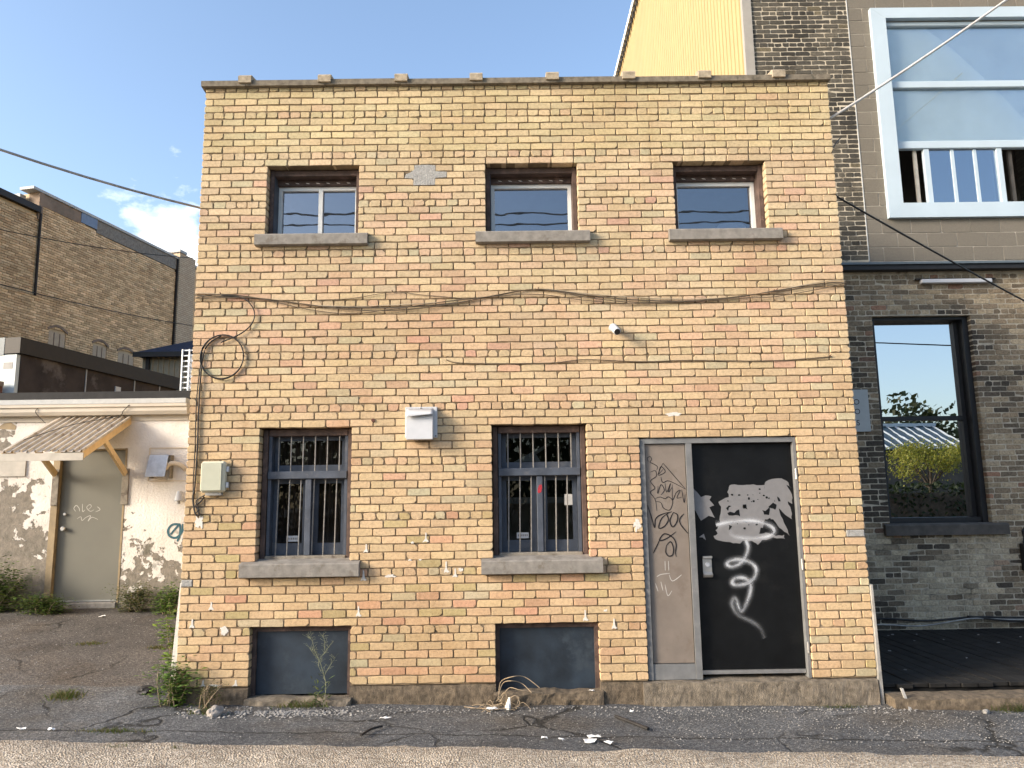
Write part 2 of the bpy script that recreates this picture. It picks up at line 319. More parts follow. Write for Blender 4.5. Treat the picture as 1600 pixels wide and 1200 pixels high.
def gravel_mat():
    m, nt, b = new_mat('sun_toned_gravel_lane'); t = NT(nt, b)
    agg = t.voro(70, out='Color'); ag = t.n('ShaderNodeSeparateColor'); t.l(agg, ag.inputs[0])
    c = t.ramp(ag.outputs[0], [(0.0, (0.22, 0.175, 0.13)), (0.5, (0.42, 0.35, 0.265)), (1.0, (0.64, 0.56, 0.46))])  # pale warm tones stand in for sunlight falling on the lane
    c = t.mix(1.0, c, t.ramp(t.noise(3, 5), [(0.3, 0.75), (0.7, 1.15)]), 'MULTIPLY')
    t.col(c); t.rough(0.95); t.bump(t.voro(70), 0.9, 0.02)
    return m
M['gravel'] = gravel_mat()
def brick_tex_mat(nm, c1, c2):
    m, nt, b = new_mat(nm); t = NT(nt, b)
    x = t.n('ShaderNodeTexBrick'); x.inputs['Scale'].default_value = 1.0; x.inputs['Brick Width'].default_value = 0.21; x.inputs['Row Height'].default_value = 0.07
    x.inputs['Mortar Size'].default_value = 0.005; x.inputs['Color1'].default_value = (*c1, 1); x.inputs['Color2'].default_value = (*c2, 1)
    x.inputs['Mortar'].default_value = (0.13, 0.10, 0.07, 1)
    g = t.n('ShaderNodeNewGeometry'); sp = t.n('ShaderNodeSeparateXYZ'); cb = t.n('ShaderNodeCombineXYZ'); t.l(g.outputs['Position'], sp.inputs[0])
    t.l(t.math('ADD', sp.outputs[0], sp.outputs[1]), cb.inputs[0]); t.l(sp.outputs[2], cb.inputs[1]); t.l(cb.outputs[0], x.inputs['Vector'])
    t.col(x.outputs[0]); t.rough(0.95); return m
M['brick_tex'] = brick_tex_mat('plain_brick_face', (.30, .24, .15), (.22, .16, .10))
M['brick_side'] = brick_tex_mat('buff_side_brick', (.54, .42, .255), (.50, .375, .225))
M['brick_chim'] = brick_tex_mat('warehouse_pier_brick', (.52, .42, .30), (.44, .34, .24))

# ------------------------------------------------------------------ mesh helpers
class MB:
    def __init__(s): s.v, s.f, s.c = [], [], []
    def add(s, vs, fs, col=None):
        o = len(s.v); s.v.extend(vs); s.f.extend([tuple(i + o for i in f) for f in fs]); s.c.extend([col] * len(fs)); return s
    def box(s, x0, x1, y0, y1, z0, z1, col=None, bev=0.0):
        if bev > 0:
            b = min(bev, (x1 - x0) * .45, (y1 - y0) * .45, (z1 - z0) * .45); vs = []; idx = {}
            for i, x in enumerate((x0, x1)):
                for j, y in enumerate((y0, y1)):
                    for k, z in enumerate((z0, z1)):
                        sx, sy, sz = (b if i == 0 else -b), (b if j == 0 else -b), (b if k == 0 else -b)
                        idx[i, j, k] = len(vs); vs += [(x, y + sy, z + sz), (x + sx, y, z + sz), (x + sx, y + sy, z)]
            fs = []
            q = lambda a, i, j, k: idx[i, j, k] + a
            for i in (0, 1): fs.append(tuple(q(0, i, j, k) for j, k in ((0, 0), (1, 0), (1, 1), (0, 1))))
            for j in (0, 1): fs.append(tuple(q(1, i, j, k) for i, k in ((0, 0), (1, 0), (1, 1), (0, 1))))
            for k in (0, 1): fs.append(tuple(q(2, i, j, k) for i, j in ((0, 0), (1, 0), (1, 1), (0, 1))))
            for j in (0, 1):
                for k in (0, 1): fs.append((q(1, 0, j, k), q(1, 1, j, k), q(2, 1, j, k), q(2, 0, j, k)))
            for i in (0, 1):
                for k in (0, 1): fs.append((q(0, i, 0, k), q(0, i, 1, k), q(2, i, 1, k), q(2, i, 0, k)))
            for i in (0, 1):
                for j in (0, 1): fs.append((q(0, i, j, 0), q(0, i, j, 1), q(1, i, j, 1), q(1, i, j, 0)))
            for key in idx: fs.append((idx[key], idx[key] + 1, idx[key] + 2))
            return s.add(vs, fs, col)
        vs = [(x0, y0, z0), (x1, y0, z0), (x1, y1, z0), (x0, y1, z0), (x0, y0, z1), (x1, y0, z1), (x1, y1, z1), (x0, y1, z1)]
        return s.add(vs, [(0, 1, 5, 4), (1, 2, 6, 5), (2, 3, 7, 6), (3, 0, 4, 7), (4, 5, 6, 7), (3, 2, 1, 0)], col)
    def hexa(s, p, col=None):            # eight corners in the order of box()
        return s.add(p, [(0, 1, 5, 4), (1, 2, 6, 5), (2, 3, 7, 6), (3, 0, 4, 7), (4, 5, 6, 7), (3, 2, 1, 0)], col)
    def prism(s, poly, y0, y1, col=None):  # outline in (x, z) pushed along y
        n = len(poly); vs = [(x, y0, z) for x, z in poly] + [(x, y1, z) for x, z in poly]
        return s.add(vs, [tuple(range(n)), tuple(range(2 * n - 1, n - 1, -1))] + [(i, i + n, (i + 1) % n + n, (i + 1) % n) for i in range(n)], col)
    def prism_x(s, poly, x0, x1, col=None):  # outline in (y, z) pushed along x
        n = len(poly); vs = [(x0, y, z) for y, z in poly] + [(x1, y, z) for y, z in poly]
        return s.add(vs, [tuple(range(n)), tuple(range(2 * n - 1, n - 1, -1))] + [(i, (i + 1) % n, (i + 1) % n + n, i + n) for i in range(n)], col)
    def tube(s, pts, r, n=6, col=None):
        pts = [Vector(p) for p in pts]; rs = r if isinstance(r, (list, tuple)) else [r] * len(pts); vs = []
        for i, p in enumerate(pts):
            d = (pts[min(i + 1, len(pts) - 1)] - pts[max(i - 1, 0)]).normalized()
            a = d.orthogonal().normalized() if abs(d.z) > .95 else d.cross(Vector((0, 0, 1))).normalized(); b = d.cross(a)
            for k in range(n):
                t = 2 * math.pi * k / n; vs.append(tuple(p + (a * math.cos(t) + b * math.sin(t)) * rs[i]))
        fs = [(i * n + k, i * n + (k + 1) % n, (i + 1) * n + (k + 1) % n, (i + 1) * n + k) for i in range(len(pts) - 1) for k in range(n)]
        fs += [tuple(range(n - 1, -1, -1)), tuple(range((len(pts) - 1) * n, len(pts) * n))]
        return s.add(vs, fs, col)
    def build(s, name, m, parent=None, smooth=False, loc=None):
        me = bpy.data.meshes.new(name)
        vs = s.v if loc is None else [(x - loc[0], y - loc[1], z - loc[2]) for x, y, z in s.v]
        me.from_pydata(vs, [], s.f); me.materials.append(m)
        if any(c is not None for c in s.c):
            a = me.attributes.new('Col', 'FLOAT_COLOR', 'FACE')
            a.data.foreach_set('color', np.array([(*(c or (1, 1, 1)), 1.0) for c in s.c], dtype=np.float32).ravel())
        if smooth: me.polygons.foreach_set('use_smooth', [True] * len(me.polygons))
        me.update()
        o = bpy.data.objects.new(name, me); COL.objects.link(o)
        if loc is not None: o.location = loc
        if parent is not None: attach(o, parent)
        return o
def attach(o, parent):
    o.parent = parent
    l = parent.get('_loc')
    if l is not None: o.matrix_parent_inverse = Matrix.Translation(-Vector(l))
def tag(o, label, cat, group=None, kind=None):
    o['label'] = label; o['category'] = cat
    if group: o['group'] = group
    if kind: o['kind'] = kind
    return o
ROOTS = []
def thing(name, loc, label, cat, group=None):
    o = bpy.data.objects.new(name, None); COL.objects.link(o); o.location = loc; o['_loc'] = list(loc); o.empty_display_size = 0.2
    ROOTS.append(o)
    return tag(o, label, cat, group)
def structure(o): o['kind'] = 'structure'; return o
def spline(pts, k=6):
    P = [Vector(p) for p in pts]; out = []
    for i in range(len(P) - 1):
        a, b, c, d = P[max(i - 1, 0)], P[i], P[i + 1], P[min(i + 2, len(P) - 1)]
        for j in range(k):
            t = j / k
            out.append(0.5 * ((2 * b) + (c - a) * t + (2 * a - 5 * b + 4 * c - d) * t * t + (3 * b - a - 3 * c + d) * t ** 3))
    out.append(P[-1]); return out
def ribbon(mb, pts, y, w, taper=True, k=5):
    """painted line on a wall that faces -y, as a thin solid strip"""
    P = spline([(x, y, z) for x, z in pts], k); n = len(P)
    L_, R_ = [], []
    for i, p in enumerate(P):
        d = P[min(i + 1, n - 1)] - P[max(i - 1, 0)]; d.normalize(); q = Vector((-d.z, 0, d.x)) * w * 0.5
        if taper: q *= min(1, 0.5 + 2.5 * min(i, n - 1 - i) / n)
        L_.append(p + q); R_.append(p - q)
    vs = [tuple(p) for p in L_] + [tuple(p) for p in R_]
    mb.add(vs, [(i, i + 1, n + i + 1, n + i) for i in range(n - 1)])
def gz(x, y):
    z = -0.015 * max(-7, min(7, x)) - 0.012
    if y > -0.2:
        k = max(0.0, min(1.0, (-2.85 - x) / 0.6))
        z += k * 0.1 * min(y + 0.2, 4.2)
    return z

# ------------------------------------------------------------------ bricks
def brick_ring(x0, x1, z0, z1, r, rn, soft=1.0):
    j = lambda a: rn.uniform(-a, a)
    rr = [min(0.024, rn.uniform(.003, .008) * soft + (rn.random() < .07) * rn.uniform(.005, .018)) for _ in range(4)]
    m = 0.0024 * soft; mx = (x0 + x1) / 2 + j(.03 * (x1 - x0)); 
    p = [(x0 + rr[0], z0 + j(m)), (mx, z0 + j(m * 1.4)), (x1 - rr[1], z0 + j(m)), (x1 + j(m), z0 + rr[1]), (x1 + j(m), z1 - rr[2]),
         (x1 - rr[2], z1 + j(m)), (mx, z1 + j(m * 1.4)), (x0 + rr[3], z1 + j(m)), (x0 + j(m), z1 - rr[3]), (x0 + j(m), z0 + rr[0])]
    return p
def brick_geo(x0, x1, z0, z1, y, depth, rn, soft=1.0, bev=.0035):
    p = brick_ring(x0, x1, z0, z1, bev, rn, soft); n = len(p); cx, cz = (x0 + x1) / 2, (z0 + z1) / 2
    t1, t2, dy = rn.uniform(-.012, .012), rn.uniform(-.03, .03), rn.uniform(-.0025, .0025) * soft
    vs = [(px, y + depth, pz) for px, pz in p] + [(px, y + bev + .001, pz) for px, pz in p]
    for px, pz in p:
        sx = (px - cx); sz = (pz - cz)
        qx = cx + math.copysign(max(abs(sx) - bev * .8, 0), sx); qz = cz + math.copysign(max(abs(sz) - bev * .8, 0), sz)
        vs.append((qx, y + dy + t1 * sx * .3 + t2 * sz, qz))
    fs = []
    for a in (0, n):
        fs += [(a + i, a + (i + 1) % n, a + n + (i + 1) % n, a + n + i) for i in range(n)]
    fs.append(tuple(range(2 * n, 3 * n)))
    return vs, fs
def row_bricks(x0, x1, blocked, pitch, off, joint, rn, jit=.004, mn=.05):
    """split one course into bricks between x0 and x1, leaving the blocked spans free"""
    spans = [(x0, x1)]
    for a, b in blocked:
        nxt = []
        for s, e in spans:
            if b <= s or a >= e: nxt.append((s, e)); continue
            if a - s > .02: nxt.append((s, a))
            if e - b > .02: nxt.append((b, e))
        spans = nxt
    out = []
    for s, e in spans:
        cuts = [s]; k = math.ceil((s - off) / pitch)
        while True:
            c = off + k * pitch + rn.uniform(-jit, jit); k += 1
            if c >= e - mn: break
            if c - cuts[-1] >= mn: cuts.append(c)
        cuts.append(e)
        for a, b in zip(cuts[:-1], cuts[1:]):
            out.append((a if a == s else a + joint / 2, b if b == e else b - joint / 2))
    return out
def backing(xs, zs, solid, y0, y1):
    """wall sheet on a grid with openings; reveals get side faces of their own"""
    mb = MB(); nx, nz_ = len(xs) - 1, len(zs) - 1
    S_ = [[solid((xs[i] + xs[i + 1]) / 2, (zs[k] + zs[k + 1]) / 2) for k in range(nz_)] for i in range(nx)]
    g = lambda i, k: 0 <= i < nx and 0 <= k < nz_ and S_[i][k]
    for i in range(nx):
        for k in range(nz_):
            if not S_[i][k]: continue
            a, b, c, d = xs[i], xs[i + 1], zs[k], zs[k + 1]
            mb.add([(a, y0, c), (b, y0, c), (b, y0, d), (a, y0, d)], [(0, 1, 2, 3)])
            mb.add([(a, y1, c), (b, y1, c), (b, y1, d), (a, y1, d)], [(3, 2, 1, 0)])
            if not g(i - 1, k): mb.add([(a, y0, c), (a, y1, c), (a, y1, d), (a, y0, d)], [(3, 2, 1, 0)])
            if not g(i + 1, k): mb.add([(b, y0, c), (b, y1, c), (b, y1, d), (b, y0, d)], [(0, 1, 2, 3)])
            if not g(i, k - 1): mb.add([(a, y0, c), (b, y0, c), (b, y1, c), (a, y1, c)], [(0, 3, 2, 1)])
            if not g(i, k + 1): mb.add([(a, y0, d), (b, y0, d), (b, y1, d), (a, y1, d)], [(0, 1, 2, 3)])
    return mb

# ================================================================== ground
def axis(lo, hi, step, far):
    a = [-far, -far * .5, -far * .2, -60, -30, -18, -12]; a = [v for v in a if v < lo - 1]
    n = int(round((hi - lo) / step)); m = [lo + (hi - lo) * i / n for i in range(n + 1)]
    b = [12, 18, 30, 60, far * .2, far * .5, far]; b = [v for v in b if v > hi + 1]
    return a + m + b
gx, gy = axis(-9, 9, .12, 700), axis(-3.2, 5, .1, 700)
mb = MB(); W_ = len(gx)
for y in gy:
    for x in gx:
        near = abs(x) < 9 and -3.3 < y < 5
        n_ = (mnoise.noise(Vector((x * 1.1, y * 1.1, 0))) * .014 + mnoise.noise(Vector((x * 4, y * 4, 3))) * .007) if near else 0
        mb.v.append((x, y, gz(x, y) + n_ * (1 if near else 0)))
mb.f = [(j * W_ + i, j * W_ + i + 1, (j + 1) * W_ + i + 1, (j + 1) * W_ + i) for j in range(len(gy) - 1) for i in range(W_ - 1)]
mb.c = [None] * len(mb.f)
structure(mb.build('ground', M['asphalt'], smooth=True))
# gravel lane in front, its edge ragged; sunlight is put into its pale colour
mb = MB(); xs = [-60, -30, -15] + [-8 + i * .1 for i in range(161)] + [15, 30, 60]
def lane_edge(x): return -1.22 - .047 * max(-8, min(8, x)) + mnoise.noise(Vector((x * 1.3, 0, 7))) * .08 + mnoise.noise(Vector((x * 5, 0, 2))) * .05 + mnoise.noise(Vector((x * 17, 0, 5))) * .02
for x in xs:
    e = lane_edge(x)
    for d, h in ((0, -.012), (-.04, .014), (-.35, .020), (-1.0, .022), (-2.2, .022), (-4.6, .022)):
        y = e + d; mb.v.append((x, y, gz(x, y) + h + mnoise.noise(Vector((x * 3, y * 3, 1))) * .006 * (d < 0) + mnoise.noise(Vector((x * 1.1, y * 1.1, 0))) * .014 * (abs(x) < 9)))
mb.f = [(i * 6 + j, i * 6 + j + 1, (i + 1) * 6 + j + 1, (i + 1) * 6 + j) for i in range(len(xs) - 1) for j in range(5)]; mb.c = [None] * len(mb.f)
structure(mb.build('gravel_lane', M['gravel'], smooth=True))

# ================================================================== yellow brick building
ZT, CH, BP = 5.77, 0.07, 0.2115           # top of the brickwork, course height, brick pitch
XL, XR = -3.04, 3.04
yb = thing('yellow_brick_building', (0, 0, 0), 'two-storey buff yellow brick building with barred windows and black graffitied door', 'building')
UW = [(-2.41, -1.53), (-.322, .562), (1.485, 2.37)]
US = [(-2.49, -1.433), (-.417, .66), (1.407, 2.475)]
LW = [(-2.392, -1.556), (-.285, .578)]
LS = [(-2.508, -1.46), (-.386, .682)]
BW = [(-2.412, -1.535), (-.27, .637)]
DR = (1.055, 2.487)
HEAD = {0, 4, 10, 17, 24, 31, 38, 45, 52, 59, 66, 73}
PATCH = {12: (-1.0, -.80), 13: (-1.10, -.69), 14: (-1.01, -.805)}
def blocked(r):
    b = []
    if 12 <= r <= 21: b += UW
    if r == 22: b += US
    if 48 <= r <= 64: b += LW
    if r == 65: b += LS
    if r >= 50: b.append(DR)
    if r >= 73: b += BW
    if r in PATCH: b.append(PATCH[r])
    if r in (67, 68) : b.append((-3.04, -2.93)) if r == 67 else None
    if r == 62: b.append((2.87, 3.04))
    return b
def yellow(r, rn):
    # buff to rose to greenish, the mix changing with height as the firing batches did
    rose = .12 if r < 14 else (.42 if r < 46 else (.12 if r < 62 else .28))
    x = rn.random()
    p = min(1, abs(rn.gauss(0, .16))) if x > rose else rn.uniform(.25, .95)
    if x < rose * (.10 if r < 60 else .33): p = rn.uniform(1.1, 1.75)
    w = max(0, min(1, (r - 20) / 50))
    Y0, P1 = Vector((.535, .432, .275)).lerp(Vector((.54, .405, .240)), w), Vector((.53, .378, .262)).lerp(Vector((.53, .35, .215)), w)
    c = Y0.lerp(P1, p)
    g = .16 if r < 10 else (.14 if r < 45 else .07)
    if rn.random() < g: c = c.lerp(Vector((.46, .42, .285)), rn.uniform(.2, .85))
    if r < 10: c = c.lerp(Vector((.51, .43, .235)), .45)
    if r > 58 and rn.random() < .07: c = Vector((.43, .345, .18))
    k = rn.uniform(.88, 1.07) * (.95 if r in HEAD else 1)
    return tuple(min(.8, v * k * q * rn.uniform(.98, 1.02)) for v, q in zip(c, (1.01, .992, .99)))
rn = random.Random(5); bricks = []
for r in range(80):
    z1 = ZT - CH * r; z0 = z1 - CH
    drift = mnoise.noise(Vector((0, r * .37, 4))) * .035
    if r in HEAD: pitch, off = .1055, drift + (r % 2) * .05
    else: pitch, off = BP, drift + (r % 2) * BP / 2
    for a, b in row_bricks(XL, XR, blocked(r), pitch, off, .010, rn, .008, .045):
        wob = mnoise.noise(Vector(((a + b) * .6, r * .2, 1))) * .003
        bricks.append((r, a, b, z0 + .0047 + wob, z1 - .0047 + wob, yellow(r, rn)))
solo = 300; mass = MB()
for i, (r, a, b, z0, z1, c) in enumerate(reversed(bricks)):
    vs, fs = brick_geo(a, b, z0, z1, 0.0, .11, rn, 1.0 if r not in HEAD else 1.5)
    if i < solo: MB().add(vs, fs, c).build('brick', M['brick_y'], yb, loc=((a + b) / 2, 0.05, (z0 + z1) / 2))
    else: mass.add(vs, fs, c)
o = mass.build('brickwork', M['brick_y'], yb); o['kind'] = 'stuff'
# mortar behind the bricks
ops = [(a + 0, b, 4.23, 4.93) for a, b in UW] + [(a, b, 1.22, 2.41) for a, b in LW] + [(DR[0], DR[1], .0, 2.27)] + [(a, b, .0, .66) for a, b in BW]
ops = [(a - .006, b + .006, c, d + .004) for a, b, c, d in ops]
xs = sorted({XL + .008, XR - .008} | {v for p in ops for v in p[:2]}); zs = sorted({.165, ZT - .005} | {v for p in ops for v in p[2:] if .165 < v < ZT})
backing(xs, zs, lambda x, z: not any(a < x < b and c < z < d for a, b, c, d in ops), .008, .30).build('mortar_joints', M['mortar'], yb)
# body behind the front wall
mb = MB(); mb.box(XL + .01, XL + .25, .302, 2.83, .1, 5.7); mb.box(XR - .25, XR - .01, .302, 2.83, .1, 5.7); mb.box(XL + .252, XR - .252, 2.6, 2.83, .1, 5.7)
mb.build('side_wall', M['brick_side'], yb)
mb = MB(); mb.box(XL + .252, XR - .252, .302, 2.598, 5.45, 5.6); mb.build('roof', M['roof_blk'], yb)
mb = MB(); mb.box(XL + .252, XR - .252, .302, 2.598, 2.75, 2.95); mb.box(XL + .252, XR - .252, .302, 2.598, .12, .2); mb.box(XL + .252, XR - .252, 1.7, 1.75, .2, 2.75); mb.box(XL + .252, XR - .252, 1.5, 1.55, 2.95, 5.45); mb.build('floor_slab', M['interior'], yb)
# grey render patch where bricks fell out
mb = MB(); rn = random.Random(3)
pts = [(-1.0, 4.925), (-.87, 4.928), (-.80, 4.92), (-.80, 4.862), (-.69, 4.855), (-.695, 4.80), (-.80, 4.795), (-.805, 4.725), (-1.01, 4.722), (-1.008, 4.79), (-1.095, 4.795), (-1.08, 4.835), (-1.04, 4.85), (-1.0, 4.885)]
mb.prism(pts, -.002, .02); 
mb.build('render_patch', M['patch'], yb)
MB().box(-3.035, -2.935, -.003, .02, 1.015, 1.075, bev=.006).build('render_patch', M['patch'], yb)
MB().box(2.875, 3.036, -.002, .02, 1.365, 1.425, bev=.006).build('render_patch', M['patch'], yb)
# parapet coping: clay tiles with a raised collar at every joint
cuts = [-3.07, -2.64, -1.872, -1.134, -.40, .341, 1.083, 1.826, 2.545, 3.055]
for i, (a, b) in enumerate(zip(cuts[:-1], cuts[1:])):
    j = rng.uniform(-.006, .006)
    t = MB().prism_x([(-.045, 5.742 + j), (-.05, 5.795 + j), (-.02, 5.808 + j), (.14, 5.845 + j), (.30, 5.81 + j), (.32, 5.742 + j), (.1, 5.732 + j)], a + .002, b - .002).build('coping_tile', M['coping'], yb)
    if i < 8:
        w = .062
        MB().prism_x([(-.068, 5.765), (-.074, 5.825), (-.05, 5.848), (.14, 5.885), (.33, 5.84), (.34, 5.76), (.1, 5.75)], b - w + j, b + w + j).build('collar', M['collar'], t)

# rough concrete foundation
def rough_block(name, x0, x1, y0, y1, z0, z1, m, parent, amp=.012, step=.05, seed=0):
    """block whose front and top are broken up by relief"""
    nx = max(2, int((x1 - x0) / step)); prof = [(y0, z0 + (z1 - z0) * k / 5) for k in range(6)] + [(y0 + (y1 - y0) * k / 3, z1) for k in (1, 2, 3)]
    mb = MB(); n = len(prof)
    for i in range(nx + 1):
        x = x0 + (x1 - x0) * i / nx
        for j, (y, z) in enumerate(prof):
            d = mnoise.noise(Vector((x * 7, y * 7 + seed, z * 9))) * amp + mnoise.noise(Vector((x * 22, seed, z * 22))) * amp * .5
            cut = -.012 if j == 5 else 0
            mb.v.append((x, y + d - cut * 1 if j <= 5 else y, z + (d * .6 if 1 <= j <= 8 else 0) + cut))
    mb.f = [(i * n + j, (i + 1) * n + j, (i + 1) * n + j + 1, i * n + j + 1) for i in range(nx) for j in range(n - 1)]
    mb.f += [tuple(range(n - 1, -1, -1)), tuple(range(nx * n, nx * n + n))]; mb.c = [None] * len(mb.f)
    return mb.build(name, m, parent)
for k, (a, b) in enumerate([(XL, BW[0][0]), (BW[0][1], BW[1][0]), (BW[1][1], 1.0)]):
    rough_block('foundation', a, b, -.012, .28, -.2, .166, M['found'], yb, .010, .025, k * 3)
rough_block('doorstep', 1.003, 3.03, -.045, .30, -.25, .163, M['step'], yb, .011, .025, 11)
for k, (a, b) in enumerate(BW):
    rough_block('basement_curb', a - .02, b + .02, -.05, .09, -.2, .075 if k == 0 else .095, M['step'] if k == 0 else M['found'], yb, .03, .04, 20 + k)
    w = MB(); w.box(a + .012, b - .012, .10, .125, .08, .648).build('basement_board', M['paint_navy'], yb, False)
    mb = MB(); mb.box(a - .004, a + .035, .07, .14, .05, .66); mb.box(b - .035, b + .004, .07, .14, .05, .66); mb.box(a + .036, b - .036, .075, .14, .615, .662)
    mb.build('basement_frame', M['wood_dk'], yb)
# white-painted strip down the left corner
mb = MB(); mb.hexa([(-3.112, .02, .02), (-3.045, .02, .02), (-3.045, .10, .02), (-3.112, .10, .02), (-3.05, .02, 1.05), (-3.0425, .02, 1.05), (-3.0425, .10, 1.05), (-3.05, .10, 1.05)])
mb.build('corner_board', M['flake'], yb)
mb = MB(); mb.hexa([(3.045, -.03, -.10), (3.075, -.03, -.10), (3.075, .02, -.10), (3.045, .02, -.10), (3.042, -.02, .95), (3.06, -.02, .95), (3.06, .02, .95), (3.042, .02, .95)])
mb.build('corner_strip', M['cable_g'], yb)

def sill(par, a, b, z0, z1, yf, m):
    mb = MB(); z1b = z1 + .034
    mb.prism_x([(yf, z0 + .006), (yf, z1 - .012), (yf + .012, z1), (.10, z1b), (.16, z1b), (.16, z0 + .012), (yf + .02, z0)], a, b)
    return mb.build('sill', m, par)
# upper windows
for k, (a, b) in enumerate(UW):
    zb, zt = 4.23, 4.926
    mb = MB()
    mb.box(a + .006, a + .042, .085, .30, zb, zt); mb.box(b - .042, b - .006, .085, .30, zb, zt)
    mb.box(a + .043, b - .043, .095, .30, zt - .055, zt - .001); mb.box(a + .043, b - .043, .19, .30, zt - .112, zt - .056)
    mb.box(a + .043, b - .043, .09, .30, zb, zb + .022)
    w = mb.build('window', M['wood_dk'] if k == 2 else M['wood_dk'], yb)
    w['label'] = ['upper window with a white sliding sash of two panes', 'upper window with a single wide pane', 'upper window with a white shape behind its pane'][k]
    if k < 2: MB().box(a + .0435, a + .0475, .10, .295, zb + .03, zt - .06).build('liner', M['paint_blue'], w)
    mb = MB()
    for q in range(7):
        x = a + .12 + q * .1; mb.prism([(x, zt - .085), (x + .03, zt - .09), (x + .04, zt - .098), (x + .01, zt - .094)], .186, .1895)
    mb.build('drip_chips', M['flake'], w)
    x0, x1, z0, z1 = a + .05, b - .045, zb + .024, zt - .114
    f = MB(); q = .034
    f.box(x0, x0 + q, .225, .285, z0, z1); f.box(x1 - q, x1, .225, .285, z0, z1); f.box(x0 + q, x1 - q, .225, .285, z1 - q * 1.1, z1); f.box(x0 + q, x1 - q, .225, .285, z0, z0 + q * .8)
    f = f.build('vinyl_frame', M['vinyl'], w)
    if k == 0:
        xm = (x0 + x1) / 2 + .02
        MB().box(xm - .02, xm + .02, .22, .275, z0 + q * .8, z1 - q * 1.1).build('mullion', M['vinyl'], w)
        panes = [(x0 + q, xm - .02), (xm + .02, x1 - q)]
    else: panes = [(x0 + q, x1 - q)]
    for p0, p1 in panes:
        MB().box(p0 + .001, p1 - .001, .255, .259, z0 + .028, z1 - .038).build('pane', M['glass_up'], w)
    sill(w, US[k][0], US[k][1], 4.125, 4.236, -.062, M['concrete'])
# something pale standing behind the right upper pane
mb = MB(); mb.prism([(1.95, 4.262), (2.25, 4.262), (2.26, 4.40), (2.22, 4.43), (2.10, 4.44), (1.99, 4.42)], .34, .40); mb.build('stored_box', M['vinyl_b'], yb)
# blinds / dark backs behind the upper panes
for a, b in UW: MB().box(a + .1, b - .06, .46, .47, 4.2, 4.8).build('back_curtain', M['paint_blue'], yb)

